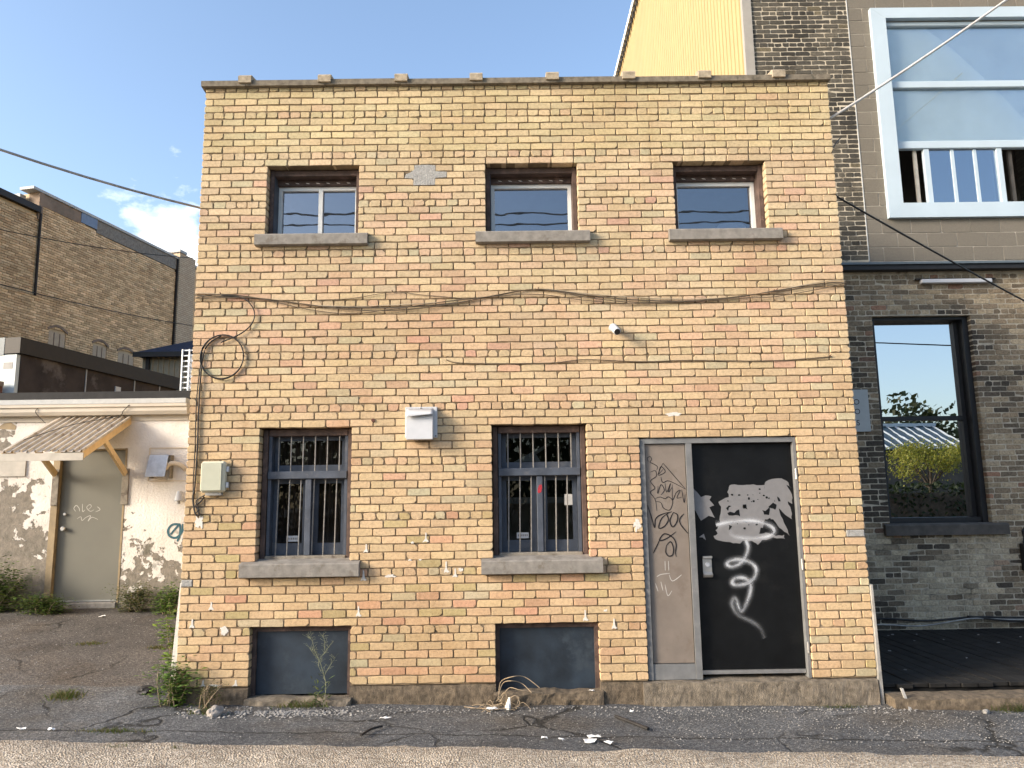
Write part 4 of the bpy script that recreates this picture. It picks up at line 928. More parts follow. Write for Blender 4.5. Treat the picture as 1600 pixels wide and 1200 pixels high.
# deck of black planks, kerb, hoses
dk_ = thing('plank_deck', (5.3, 1.4, 0), 'low deck of black-stained planks in front of the dark brick wall', 'deck')
x = 3.10; rn = random.Random(2); PL = .142
while x < 9.3:
    j = rn.uniform(-.004, .004); MB().box(x, x + PL - .007, .07 + rn.uniform(-.015, .015), 2.86, .055 + j, .092 + j, bev=.004).build('plank', M['plank'], dk_); x += PL
MB().box(3.1, 9.3, .10, .14, -.12, .05).build('joist', M['plank'], dk_)
rough_block('kerb', 3.09, 9.0, -.20, .04, -.3, .035, M['found'], None, .012, .06, 50)['kind'] = 'structure'
def hose(name, pts, r, m, label, cat='hose', group=None):
    o = MB().tube(spline(pts, 8), r, 6).build(name, m, None, True); return tag(o, label, cat, group)
hose('hose', [(3.4, 2.84, .22), (4.4, 2.83, .235), (5.0, 2.83, .20), (5.6, 2.83, .235), (6.3, 2.84, .22), (8, 2.84, .24)], .014, M['black'], 'black hose lying along the foot of the dark brick wall')
hose('hose', [(3.4, 2.82, .16), (4.4, 2.81, .165), (4.9, 2.80, .145), (5.35, 2.80, .20), (5.6, 2.80, .225), (6.2, 2.82, .20), (8, 2.82, .20)], .009, M['cable_g'], 'thin pale grey hose curving along the foot of the dark wall')
hose('hose', [(5.5, 2.81, .25), (6.0, 2.80, .19), (6.5, 2.81, .18), (8, 2.82, .22)], .012, M['black'], 'black hose sagging in front of the grey one by the deck')
tag(MB().hexa([(3.20, -.24, -.12), (3.225, -.24, -.12), (3.225, -.21, -.12), (3.20, -.21, -.12), (3.175, -.13, .10), (3.195, -.13, .10), (3.195, -.11, .10), (3.175, -.11, .10)]).build('stake', M['cable_g']), 'short grey stake leaning at the deck kerb beside the yellow corner', 'stake')
mb = MB(); rn = random.Random(6)
for _ in range(26):
    x, y = rn.uniform(3.3, 6.4), rn.uniform(.1, 2.7); s_ = rn.uniform(.008, .022); t = rn.uniform(0, 6.28)
    mb.hexa([(x + s_ * math.cos(t + a), y + s_ * math.sin(t + a), .093) for a in (0, 1.2, 3.1, 4.4)] + [(x + s_ * .7 * math.cos(t + a), y + s_ * .7 * math.sin(t + a), .1) for a in (0, 1.2, 3.1, 4.4)])
o = mb.build('deck_litter', M['stone']); tag(o, 'scattered pale chips and leaf litter on the black deck', 'litter', kind='stuff')

# ================================================================== fixtures on the yellow front
vh = thing('vent_hood', (-.92, 0, 2.27), 'white plastic vent hood on the yellow brick between the lower windows', 'vent')
MB().box(-1.068, -.778, -.022, .004, 2.30, 2.582, bev=.004).build('back_plate', M['white'], vh)
mb = MB(); mb.prism_x([(-.023, 2.555), (-.055, 2.545), (-.105, 2.49), (-.125, 2.28), (-.023, 2.28)], -1.045, -.812); mb.build('cowl', M['white'], vh)
mb = MB()
n = 10
for i in range(n + 1):
    t = i / n; x = -1.05 + .243 * t; bow = .022 * math.sin(math.pi * (.15 + .55 * t))
    mb.v += [(x, -.045, 2.558), (x, -.10 - bow * .4, 2.528 - .01 * t), (x, -.135 - bow * .6, 2.478 + .022 * t)]
mb.f = [(i * 3 + j, (i + 1) * 3 + j, (i + 1) * 3 + j + 1, i * 3 + j + 1) for i in range(n) for j in range(2)]; mb.c = [None] * len(mb.f)
o = mb.build('brow', M['white'], vh, True); md = o.modifiers.new('thick', 'SOLIDIFY'); md.thickness = .006
for x, z in ((-.925, 2.57), (-.79, 2.315)): MB().tube([(x, -.022, z), (x, -.028, z)], .006, 8).build('screw', M['black'], vh)
sk = thing('security_camera', (.86, 0, 3.2), 'small white bullet camera on the yellow brick above the door', 'camera')
MB().tube([(.85, .004, 3.30), (.85, -.02, 3.30)], .038, 14).build('mount', M['white'], sk)
MB().tube([(.852, -.015, 3.30), (.855, -.05, 3.285)], .014, 10).build('arm', M['white'], sk)
b_ = MB().tube([(.845, -.035, 3.305), (.847, -.045, 3.30), (.868, -.145, 3.232), (.869, -.15, 3.229)], [.022, .034, .034, .031], 16).build('housing', M['white'], sk, False)
MB().tube([(.869, -.149, 3.2295), (.8695, -.153, 3.227)], .027, 16).build('lens', M['black'], b_)
ub = thing('utility_box', (-2.77, 0, 1.82), 'beige plastic utility box low at the left end of the yellow front', 'box')
MB().box(-2.885, -2.665, -.075, .003, 1.835, 2.112, bev=.02).build('housing', M['boxgrey'], ub)
MB().box(-2.872, -2.690, -.085, -.076, 1.85, 2.098, bev=.006).build('lid', M['boxlid'], ub)
for z in (1.90, 2.04): MB().box(-2.664, -2.640, -.05, -.02, z - .025, z + .025, bev=.004).build('clasp', M['galv'], ub)
MB().box(-2.84, -2.70, -.05, .003, 1.81, 1.834).build('gland', M['cable_g'], ub)

CAB = [(-3.03, 3.66), (-2.794, 3.657), (-2.465, 3.629), (-1.987, 3.549), (-1.6, 3.513), (-1.184, 3.52), (-.679, 3.562), (-.261, 3.618), (.158, 3.668), (.605, 3.607), (1.022, 3.571), (1.469, 3.559), (2.009, 3.576), (2.371, 3.621), (2.856, 3.695), (3.05, 3.705)]
rn = random.Random(14)
for k, (m, r_, lab) in enumerate([('cable_k', .0048, 'dark cable sagging across the yellow front between its storeys'), ('cable_b', .0045, 'brown cable running just under the dark one across the front'), ('cable_t', .004, 'pale grey cable twisted along the dark one across the front'), ('cable_b', .004, 'thin brown cable at the bottom edge of the bundle across the front')]):
    pts = [(x, -.014 - .006 * (k % 2) + rn.uniform(-.002, .002), z + (-.012, -.02, .012, -.03)[k] * math.sin(i * 1.3 + k) + (-.0, -.012, .012, -.02)[k]) for i, (x, z) in enumerate(CAB)]
    if k == 3: pts = [(x, y, z - (.035 if 1.0 < x < 2.0 else 0)) for x, y, z in pts]
    hose('facade_cable', pts, r_, M[m], lab, 'cable')
hose('facade_cable', [(-1.95, -.01, 3.60), (-1.6, -.01, 3.61), (-1.20, -.012, 3.665), (-.9, -.01, 3.635), (-.55, -.01, 3.60)], .003, M['cable_b'], 'thin wire peaking on a nail just above the cable bundle', 'cable')
hose('facade_cable', [(-.698, -.006, 3.019), (-.60, -.008, 2.99), (-.327, -.008, 2.978), (.263, -.008, 2.976), (.588, -.012, 3.002), (1.089, -.008, 2.977), (1.562, -.008, 2.983), (2.271, -.008, 2.967), (2.866, -.006, 3.001)], .0045, M['cable_b'], 'thin brown wire running level below the security camera', 'cable')
mb = MB()
mb.tube(spline([(x, -.02, z) for x, z in COILLEAD], 6), .006)
for j in range(2): mb.tube([(-2.757 + (.195 + .004 * j) * math.cos(t), -.016 - .007 * j, 3.072 + (.207 - .003 * j) * math.sin(t)) for t in [2 * math.pi * i / 48 for i in range(49)]], .0065)
tag(mb.build('cable_coil', M['black'], None, True), 'black cable coiled into a ring on the left end of the yellow front', 'cable')
mb = MB().tube(spline([(x, -.016, z) for x, z in DOWN], 6), .0075); mb.tube(spline([(-2.94, -.018, 3.15), (-2.97, -.02, 2.7), (-2.965, -.014, 2.2), (-2.965, -.016, 1.9), (-2.95, -.018, 1.74), (-2.93, -.02, 1.66), (-2.905, -.02, 1.70), (-2.93, -.02, 1.76), (-2.85, -.03, 1.815)], 6), .005)
tag(mb.build('drop_cable', M['black'], None, True), 'black cable dropping from the coil down to the beige utility box', 'cable')
for i, (x, z) in enumerate([(-2.80, 3.675), (.165, 3.685), (2.37, 3.635), (2.40, 3.645), (-1.2, 3.675), (2.85, 3.008), (-2.56, 3.08), (-2.745, 2.86)]):
    MB().tube([(x, .003, z), (x, -.03, z + .006)], .004, 5).build('cable_nail', M['rust'], yb)
def wire(name, a, b, sag, r, m, lab, n=24):
    P = [Vector(a).lerp(Vector(b), i / n) - Vector((0, 0, sag * 4 * (i / n) * (1 - i / n))) for i in range(n + 1)]
    return tag(MB().tube(P, r, 6).build(name, M[m], None, True), lab, 'wire')
wire('overhead_wire', (-3.042, .06, 4.54), (-9.0, -5.45, 6.65), .55, .011, 'cable_g', 'grey overhead wire crossing the left sky to the yellow corner')
wire('overhead_wire', (3.042, .06, 5.375), (7.8, .63, 8.95), .12, .014, 'cable_l', 'pale overhead wire rising from the yellow corner across the white window frame')
wire('overhead_wire', (3.045, .08, 4.61), (7.66, 2.86, 3.70), .03, .010, 'black', 'black overhead wire slanting down over the slate flashing')
wire('overhead_wire', (3.045, .1, 5.02), (3.40, .6, 5.45), -.02, .006, 'black', 'short loop of black wire at the top right yellow corner')

# ================================================================== white painted building on the left
YW = 3.4
wb = thing('white_painted_building', (-6.5, YW, .4), 'low building with peeling white paint and a grey-green door', 'building')
WD = (-6.14, -5.285, .50, 2.49)
backing([-14, WD[0] - .09, WD[1] + .03, -3.1], [0.0, WD[3] + .02, 3.0], lambda x, z: not (WD[0] - .09 < x < WD[1] + .03 and z < WD[3] + .02), YW, YW + .25).build('wall', M['peel'], wb)
mb = MB(); mb.box(-14, -3.1, YW + .26, YW + 2.3, 2.98, 3.13); mb.build('roof', M['roof_blk'], wb)
MB().box(-14, -4.52, YW + .15, YW + .25, 3.131, 3.31).build('roof_curb', M['roof_blk'], wb)
mb = MB(); mb.prism_x([(YW - .02, 2.95), (YW - .10, 2.955), (YW - .125, 3.0), (YW - .125, 3.045), (YW - .145, 3.06), (YW - .145, 3.10), (YW - .02, 3.10)], -14, -4.44); g_ = mb.build('gutter', M['cream'], wb)
MB().box(-14, -4.45, YW - .15, YW + .14, 3.101, 3.165).build('roof_edge', M['coping_w'], wb)
MB().box(-14, -4.46, YW - .018, YW - .002, 2.88, 2.949).build('fascia', M['cream'], wb)
x0, x1, z0, z1 = WD
mb = MB(); mb.box(x0 - .09, x0 - .005, YW - .01, YW + .2, .42, z1 + .02); mb.box(x1 + .003, x1 + .028, YW - .005, YW + .2, .42, z1 + .02); mb.box(x0 - .004, x1 + .002, YW + .02, YW + .2, z1, z1 + .019)
d_ = mb.build('door', M['jamb_tan'], wb)
MB().box(x0, x1, YW + .05, YW + .095, z0 + .01, z1 - .003).build('leaf', M['door_grn'], d_)
MB().box(x0 - .02, x1 + .01, YW - .03, YW + .15, .40, .505, bev=.01).build('threshold', M['concrete'], d_)
MB().box(x0, x1, YW + .035, YW + .05, z0 + .012, z0 + .03).build('kick_strip', M['steel'], d_)
for zz, r_ in ((1.455, .034), (1.645, .022)): MB().tube([(x0 + .085, YW + .05, zz), (x0 + .085, YW + .03, zz), (x0 + .085, YW + .005 + (.02 if r_ < .03 else 0), zz), (x0 + .085, YW - .005 + (.025 if r_ < .03 else 0), zz)], [r_ * .5, r_ * .6, r_, r_ * .7], 12).build('knob', M['steel'], d_)
mb = MB(); yy = YW + .0485
for t in [[(-5.92, 1.68), (-5.95, 1.72), (-5.92, 1.76), (-5.88, 1.72), (-5.87, 1.68)], [(-5.84, 1.78), (-5.83, 1.68), (-5.80, 1.70)], [(-5.76, 1.70), (-5.72, 1.74), (-5.74, 1.77), (-5.78, 1.73), (-5.73, 1.68), (-5.68, 1.70)], [(-5.64, 1.74), (-5.60, 1.70), (-5.66, 1.67)], [(-5.90, 1.58), (-5.85, 1.61), (-5.83, 1.56), (-5.78, 1.60), (-5.72, 1.62), (-5.75, 1.55), (-5.70, 1.60), (-5.62, 1.57)]]: ribbon(mb, t, yy, .009)
mb.build('chalk_scribble', M['scratch'], d_)
mb = MB(); ribbon(mb, [(-4.50, 1.49), (-4.60, 1.49), (-4.655, 1.42), (-4.63, 1.34), (-4.54, 1.32), (-4.47, 1.40), (-4.46, 1.50)], YW - .003, .03, False); ribbon(mb, [(-4.62, 1.36), (-4.54, 1.46), (-4.50, 1.48), (-4.50, 1.34), (-4.53, 1.27)], YW - .0035, .026, False)
mb.build('graffiti_loop', M['teal'], wb)
MB().box(-7.6, -6.60, YW - .02, YW - .001, 2.155, 2.50).build('wall_board', M['lumber_g'], wb)
MB().prism([(-7.05, 2.80), (-6.95, 2.87), (-6.85, 2.88), (-6.78, 2.83), (-6.79, 2.78)], YW - .004, YW - .001).build('bare_patch', M['jamb_tan'], wb)
mb = MB(); mb.box(-4.965, -4.952, YW - .012, YW - .001, 2.07, 2.51); mb.box(-4.951, -4.3, YW - .012, YW - .001, 2.50, 2.513); mb.box(-4.951, -4.3, YW - .012, YW - .001, 2.06, 2.072)
mb.build('old_opening_frame', M['pipe_tan'], wb)
wv = thing('wall_vent', (-4.8, YW, 2.1), 'grey metal flap vent on the peeling white wall', 'vent')
mb = MB(); mb.box(-4.90, -4.885, YW - .10, YW - .002, 2.10, 2.405); mb.box(-4.645, -4.63, YW - .10, YW - .002, 2.10, 2.405); mb.box(-4.884, -4.646, YW - .10, YW - .002, 2.39, 2.405); mb.build('housing', M['wood_grey'], wv)
mb = MB(); mb.hexa([(-4.915, YW - .20, 2.12), (-4.655, YW - .20, 2.12), (-4.655, YW - .19, 2.115), (-4.915, YW - .19, 2.115), (-4.905, YW - .115, 2.405), (-4.655, YW - .115, 2.405), (-4.655, YW - .10, 2.41), (-4.905, YW - .10, 2.41)]); mb.build('flap', M['galv'], wv)
o = MB().tube(spline([(-4.69, YW - .10, 2.215), (-4.67, YW - .10, 2.26), (-4.62, YW - .09, 2.295), (-4.55, YW - .08, 2.29), (-4.50, YW - .06, 2.265), (-4.46, YW - .03, 2.22)], 5), .032, 10).build('pipe_elbow', M['pipe_tan'], None, True); tag(o, 'curved tan pipe beside the metal flap vent', 'pipe')
wl = thing('wall_lamp', (-4.51, YW, 1.8), 'small white bell-shaped lamp low on the peeling wall by the yellow corner', 'lamp')
MB().tube([(-4.51, YW - .06, 1.93), (-4.51, YW - .06, 1.90), (-4.51, YW - .06, 1.81), (-4.51, YW - .06, 1.80)], [.025, .035, .055, .05], 12).build('shade', M['white'], wl)
MB().tube([(-4.51, YW - .06, 1.805), (-4.51, YW - .06, 1.76)], .022, 8).build('bulb_holder', M['cable_g'], wl)
MB().tube([(-4.51, YW - .06, 1.91), (-4.51, YW - .002, 1.91)], .015, 6).build('arm', M['white'], wl)
# awning over the door
aw = thing('door_awning', (-5.7, YW, 2.4), 'small ribbed sheet awning on wooden braces over the grey-green door', 'awning')
A0, A1, YA, ZA, YB, ZB = -6.22, -5.21, YW - .005, 2.935, 2.26, 2.395
prof = []; n = 11
for i in range(n):
    p = (A1 - A0) / n; x = A0 + p * i; prof += [(x, 0), (x + p * .62, 0), (x + p * .72, .028), (x + p * .9, .028)]
prof.append((A1, 0)); m_ = len(prof); mb = MB()
mb.v = [(x, YB - .03, ZB - .012 + d + .004) for x, d in prof] + [(x, YA, ZA + d + .004) for x, d in prof]; mb.f = [(i, i + 1, m_ + i + 1, m_ + i) for i in range(m_ - 1)]; mb.c = [None] * len(mb.f)
o = mb.build('ribbed_sheet', M['sheet'], aw); md = o.modifiers.new('thick', 'SOLIDIFY'); md.thickness = .003
for x in (A0 + .02, A1 - .06):
    MB().hexa([(x, YB, ZB - .10), (x + .04, YB, ZB - .10), (x + .04, YA, ZA - .10), (x, YA, ZA - .10), (x, YB, ZB - .006), (x + .04, YB, ZB - .006), (x + .04, YA, ZA - .006), (x, YA, ZA - .006)]).build('rafter', M['lumber'], aw)
    MB().hexa([(x + .002, YB + .42, ZB + .12), (x + .038, YB + .42, ZB + .12), (x + .038, YB + .49, ZB + .14), (x + .002, YB + .49, ZB + .14)][:0] or [(x + .002, YA - .06, 2.14), (x + .038, YA - .06, 2.14), (x + .038, YA - .005, 2.20), (x + .002, YA - .005, 2.20), (x + .002, YA - .66, 2.55), (x + .038, YA - .66, 2.55), (x + .038, YA - .58, 2.58), (x + .002, YA - .58, 2.58)]).build('brace', M['lumber'], aw)
    MB().box(x - .03, x + .06, YW - .022, YW - .002, 1.76, 2.24, bev=.004).build('wall_plate', M['wood_grey'], aw)
MB().box(A0 - .02, A1 - .0, YB - .026, YB - .001, ZB - .11, ZB - .02).build('fascia', M['lumber_g'], aw)
hose('slack_wire', [(-6.42, YW - .13, 3.06), (-6.45, YW - .14, 3.0), (-6.36, YW - .14, 2.9), (-6.30, YW - .15, 2.85)], .005, M['black'], 'slack dark wire hanging from the gutter left of the awning', 'wire')
hose('slack_wire', [(-5.20, YW - .15, 3.08), (-5.28, YW - .14, 3.0), (-5.36, YW - .14, 2.93), (-5.75, YW - .5, 2.78), (-6.1, YW - .9, 2.56)], .005, M['black'], 'dark wire running from the gutter down across the awning sheet', 'wire')
# roof unit with a white wire guard
hv = thing('roof_unit', (-5.0, 4.8, 3.13), 'white wire-guarded air unit on the low roof beside the yellow corner', 'air unit')
MB().box(-5.12, -4.5, 4.84, 5.3, 3.2, 4.08).build('casing', M['galv'], hv)
mb = MB()
for i in range(9): mb.box(-5.20, -4.45, 4.80, 4.815, 3.45 + i * .0845, 3.468 + i * .0845)
o = mb.build('guard_wires', M['vinyl_b'], hv); o['kind'] = 'stuff'
for x in (-5.20, -5.09, -4.98, -4.6): MB().box(x, x + .02, 4.786, 4.799, 3.13, 4.15).build('guard_post', M['vinyl_b'], hv)

# brown building behind
Q0 = Vector((-8.215, 5.6, 0)); U2 = Vector((.19, .982, 0)).normalized(); N2 = Vector((U2.y, -U2.x, 0))
bb = thing('brown_building', tuple(Q0), 'dark brown flat-roofed building behind the low white one', 'building')
def ob(mb, O, U, N, t0, t1, d0, d1, z0, z1):
    """box in a building's own axes: t along the wall, d out of it"""
    P = lambda t, d, z: tuple(O + U * t + N * d + Vector((0, 0, z)))
    return mb.hexa([P(t0, d1, z0), P(t1, d1, z0), P(t1, d0, z0), P(t0, d0, z0), P(t0, d1, z1), P(t1, d1, z1), P(t1, d0, z1), P(t0, d0, z1)])
ob(MB(), Q0, U2, N2, .06, 4.3, -6, -.05, 0, 4.3).build('wall', M['brown_wall'], bb)
ob(MB(), Q0, U2, N2, -.03, 4.36, -.3, .0, 4.29, 4.56).build('fascia', M['brown_dk'], bb)
ob(MB(), Q0, U2, N2, -.035, .0, -.62, -.302, 4.27, 4.565).build('fascia_end', M['flash_bl'], bb)
ob(MB(), Q0, U2, N2, -.02, .055, -6, -.06, 3.0, 4.27).build('end_wall', M['pale_wall'], bb)
for t0, t1, z0, z1 in ((-.30, -.12, 4.03, 4.14), (-.72, -.5, 3.7, 3.95), (-.75, -.45, 4.12, 4.15)): ob(MB(), Q0, U2, N2, -.024, -.0205, t0, t1, z0, z1).build('dark_patch', M['frame_grey'], bb)
for t in (1.55, 2.9, 3.7): ob(MB(), Q0, U2, N2, t, t + .02, -.05, -.035, 3.2, 4.28).build('seam_strip', M['coping_w'], bb)
ob(MB(), Q0, U2, N2, 2.35, 2.5, -.05, -.03, 3.95, 4.08).build('notice', M['white'], bb)
ob(MB(), Q0, U2, N2, -1.2, -.1, -4, -.2, 2.5, 3.72).build('low_annex', M['rust'], bb)
ob(MB(), Q0, U2, N2, -1.25, -.1, -4, -.18, 3.721, 3.80).build('annex_coping', M['stucco'], bb)

# brick warehouse far left
P0 = Vector((-12.818, 13.0, 0)); U1 = Vector((.20994, .97771, 0)); N1 = Vector((U1.y, -U1.x, 0))
wh = thing('brick_warehouse', tuple(P0), 'large weathered brick warehouse wall rising behind the brown building', 'building')
ob(MB(), P0, U1, N1, .0, 9.0, -8, -.03, 0, 10.28).build('wall', M['mortar_w'], wh)
ob(MB(), P0, U1, N1, -8, -.001, -8, -.03, 0, 9.68).build('wall', M['mortar_w'], wh)
rn = random.Random(77); mass = MB(); r = 0; z = 4.6
WW = [(.66, 1.27, 6.64), (2.31, 2.89, 6.58), (3.37, 4.1, 6.56)]
while z < 10.27:
    bl = [(a, b) for a, b, zt in WW if z < zt]
    for t0, t1 in row_bricks(-4.5, 8.6, bl, BP, (r % 2) * BP / 2, .012, rn, .006, .05):
        top = 10.27 if t0 > 0 else 9.66
        if z + .07 > top: continue
        if t0 > 0 and z > (9.95 if t0 < 1.5 else 9.93 if t0 < 2.1 else 9.92 - .02 * t0) and t0 < 5.95: continue
        c = [(.70, .57, .40), (.64, .51, .36), (.74, .61, .44), (.52, .41, .285), (.60, .46, .315)][rn.randrange(5)]
        if t0 < 0: c = tuple(v * .85 for v in c)
        s_ = mnoise.noise(Vector((t0 * .5, z * .6, 3)));  kk = (1 + .25 * s_) * rn.uniform(.82, 1.12); c = tuple(v * kk * q for v, q in zip(c, (1.08, .98, .85)))
        d = rn.uniform(-.006, .006)
        P = lambda t, q, zz: tuple(P0 + U1 * t + N1 * q + Vector((0, 0, zz)))
        mass.add([P(t0, -.03, z), P(t1, -.03, z), P(t1, d, z + .003), P(t0, d, z + .003), P(t0, -.03, z + .059), P(t1, -.03, z + .059), P(t1, d, z + .057), P(t0, d, z + .057)], [(3, 2, 6, 7), (0, 3, 7, 4), (2, 1, 5, 6), (7, 6, 5, 4), (0, 1, 2, 3)], c)
    z += .0685; r += 1
o = mass.build('brickwork', M['brick_w'], wh); o['kind'] = 'stuff'
ob(MB(), P0, U1, N1, .1, 1.475, -.028, .015, 9.93, 10.279).build('stucco_band', M['stucco'], wh)
ob(MB(), P0, U1, N1, 2.12, 5.9, -.028, .014, 9.885, 10.279).build('stucco_band', M['concrete'], wh)
ob(MB(), P0, U1, N1, 1.48, 2.115, -.028, .03, 9.98, 10.278).build('blue_panel', M['blue_pan'], wh)
ob(MB(), P0, U1, N1, -.28, 9.0, -.4, .05, 10.285, 10.36).build('coping', M['coping_w'], wh)
ob(MB(), P0, U1, N1, -8, -.01, -.3, .09, 9.69, 9.86).build('low_coping', M['brown_dk'], wh)
ob(MB(), P0, U1, N1, -.05, .09, -.3, .04, 9.5, 10.28).build('pier', M['stucco'], wh)
ob(MB(), P0, U1, N1, -.25, -.06, -3, -.4, 9.86, 10.2).build('rear_parapet', M['coping_w'], wh)
ob(MB(), P0, U1, N1, 5.90, 5.957, -.028, .06, 4.5, 10.27).build('dark_joint', M['brown_dk'], wh)
ob(MB(), P0, U1, N1, 5.96, 6.85, -.3, .10, 4.5, 10.52).build('chimney_breast', M['brick_chim'], wh)
ob(MB(), P0, U1, N1, 5.90, 6.3, -.3, .13, 10.525, 10.62).build('chimney_cap', M['coping_w'], wh)
mb = MB(); mb.tube([tuple(P0 + U1 * .02 + N1 * .05 + Vector((0, 0, 9.68))), tuple(P0 + U1 * .05 + N1 * .05 + Vector((0, 0, 7.4)))], .035); mb.build('downpipe', M['brown_dk'], wh)
for a, b, zt in WW:
    w = ob(MB(), P0, U1, N1, a + .02, b - .02, -.028, -.012, 4.6, zt - .06).build('window', M['board'], wh)
    for q in (.33, .66): ob(MB(), P0, U1, N1, a + (b - a) * q - .012, a + (b - a) * q + .012, -.011, .0, 4.6, zt - .08).build('batten', M['stucco'], w)
    mb = MB(); n = 8
    for i in range(n):
        t0, t1 = a - .05 + (b - a + .1) * i / n, a - .05 + (b - a + .1) * (i + 1) / n; h0 = .13 * math.sin(math.pi * i / n); h1 = .13 * math.sin(math.pi * (i + 1) / n)
        P = lambda t, q, zz: tuple(P0 + U1 * t + N1 * q + Vector((0, 0, zz)))
        mb.hexa([P(t0, .02, zt - .05 + h0), P(t1, .02, zt - .05 + h1), P(t1, -.02, zt - .05 + h1), P(t0, -.02, zt - .05 + h0), P(t0, .02, zt + .02 + h0), P(t1, .02, zt + .02 + h1), P(t1, -.02, zt + .02 + h1), P(t0, -.02, zt + .02 + h0)])
    mb.build('arch', M['stucco'], w)
pa = P0 + U1 * -3 + N1 * .1; pb_ = P0 + U1 * 6.8 + N1 * .1
wire('warehouse_wire', (pa.x, pa.y, 8.5), (pb_.x + 1.5, pb_.y, 10.5), .25, .012, 'black', 'thin dark wire rising along the upper warehouse wall')
wire('warehouse_wire', (pa.x, pa.y, 7.3), (pb_.x, pb_.y, 8.1), .12, .012, 'black', 'thin dark wire sagging along the middle of the warehouse wall')
# small shed with a blue-black roof
sh = thing('roofed_shed', (-8.5, 13.4, 0), 'small shed with blue-black roof and tan ribbed wall behind the brown building', 'shed')
E0, E1, Z0, Z1 = -9.99, -5.5, 5.80, 6.9
mb = MB(); mb.v = [(E0, 13, Z0), (E1, 13, Z0), (E1, 17, Z0), (E0, 17, Z0), (E0 + 2.6, 15, Z1), (E1 - .2, 15, Z1), (E0, 13, Z0 - .08), (E1, 13, Z0 - .08), (E1, 17, Z0 - .08), (E0, 17, Z0 - .08)]
mb.f = [(0, 1, 5, 4), (3, 4, 5, 2), (0, 4, 3), (1, 2, 5), (6, 7, 1, 0), (9, 6, 0, 3), (9, 8, 7, 6)]; mb.c = [None] * 7; mb.build('roof', M['shed_roof'], sh)
mb = MB(); y0 = 13.25; prof = []; x = E0 + .12
while x < E1 - .2: prof += [(x, 0), (x + .09, 0), (x + .10, -.03), (x + .13, -.03)]; x += .145
m_ = len(prof); mb.v = [(x, y0 + d, 0) for x, d in prof] + [(x, y0 + d, Z0 - .09) for x, d in prof]; mb.f = [(i, i + 1, m_ + i + 1, m_ + i) for i in range(m_ - 1)]; mb.c = [None] * len(mb.f); mb.build('ribbed_wall', M['shed_wall'], sh)
MB().box(E0 + .24, E0 + .33, 13.16, 13.215, 0, Z0 - .085).build('post', M['brown_dk'], sh)
MB().box(E0 - .02, E1, 12.96, 12.995, Z0 - .13, Z0 + .0).build('gutter', M['flash_dk'], sh)
MB().box(E0 + .12, E1 - .2, 13.27, 16.8, 0, Z0 - .09).build('shell', M['shed_wall'], sh)

# ================================================================== greenery and litter
def tint(c, rn, a=.25): k = rn.uniform(1 - a, 1 + a); return (c[0] * k * rn.uniform(.9, 1.15), c[1] * k, c[2] * k * rn.uniform(.8, 1.1))
def leaf(mb, p, d, l, w, c, rn):
    d = Vector(d).normalized(); s_ = d.cross(Vector((rn.uniform(-.4, .4), rn.uniform(-.4, .4), 1))).normalized(); up = s_.cross(d) * -1
    p = Vector(p); m_ = p + d * l * .5; dr_ = Vector((0, 0, -l * .15))
    mb.add([tuple(p), tuple(m_ + s_ * w * .5 + up * l * .06), tuple(p + d * l + dr_), tuple(m_ - s_ * w * .5 + up * l * .06), tuple(m_ - up * .0)], [(0, 4, 1), (1, 4, 2), (2, 4, 3), (3, 4, 0)], c)
def rdir(rn, up=.3): t = rn.uniform(0, 6.283); return Vector((math.cos(t), math.sin(t), rn.uniform(-.3, 1) * up + up * .4))
def blade(mb, p, h, w, lean, c):
    p = Vector(p); t = p + Vector((lean[0], lean[1], h)); m_ = p + Vector((lean[0] * .35, lean[1] * .35, h * .6)); a = Vector((w / 2, w * .2, 0))
    mb.add([tuple(p - a), tuple(p + a), tuple(m_ + a * .7), tuple(m_ - a * .7), tuple(t)], [(0, 1, 2, 3), (3, 2, 4)], c)
def tuft(x, y, r_, h, n, label, cat='grass tuft', colr=((.10, .13, .03), (.17, .15, .06)), seed=1, ex=1.0):
    rn = random.Random(seed); mb = MB()
    for _ in range(n):
        px, py = x + ex * r_ * rn.gauss(0, .5), y + r_ * rn.gauss(0, .32); q = math.hypot((px - x) / ex, py - y) / r_
        hh = h * rn.uniform(.25, 1.1) * max(.25, 1 - .55 * q); c = tint(colr[rn.random() < .45], rn)
        blade(mb, (px, py, gz(px, py) - .01), hh, rn.uniform(.004, .008), (rn.uniform(-1.3, 1.3) * hh, rn.uniform(-1.1, 1.1) * hh), c)
    return tag(mb.build('grass_tuft', M['leaf']), label, cat, kind='stuff' if ex >= 1.3 or r_ >= .1 else None)
tuft(-4.05, .12, .16, .09, 260, 'yellowing grass tuft in the cracked asphalt far left', seed=1)
tuft(-3.15, -.80, .10, .05, 260, 'straggling grass in the long asphalt crack left of the corner', seed=2, ex=3.4)
tuft(-2.92, -1.22, .08, .05, 200, 'green grass patch at the lane edge, left end of the row', seed=3, ex=2.6)
tuft(-2.50, -1.26, .06, .05, 120, 'small green tuft at the lane edge just right of the bigger patch', seed=4, ex=1.3)
tuft(-3.75, -1.2, .05, .04, 90, 'tiny grass tuft at the lane edge, farthest left', seed=5, ex=2)
tuft(-2.66, -.28, .12, .07, 240, 'grass growing through rubble beside the grey rock', seed=6, ex=1.5)
tuft(4.05, -.22, .10, .13, 160, 'tall grass tuft growing at the deck kerb on the right', seed=7, ex=2.2)
tuft(2.7, -.10, .05, .05, 160, 'moss and grass along the right end of the doorstep', seed=8, ex=6)
tuft(-3.9, 1.6, .10, .05, 170, 'dry grass in the side yard nearer the yellow wall', seed=9, ex=2)
tuft(-4.7, 1.75, .10, .05, 170, 'dry grass in the side yard nearer the open lane', seed=10, ex=2)
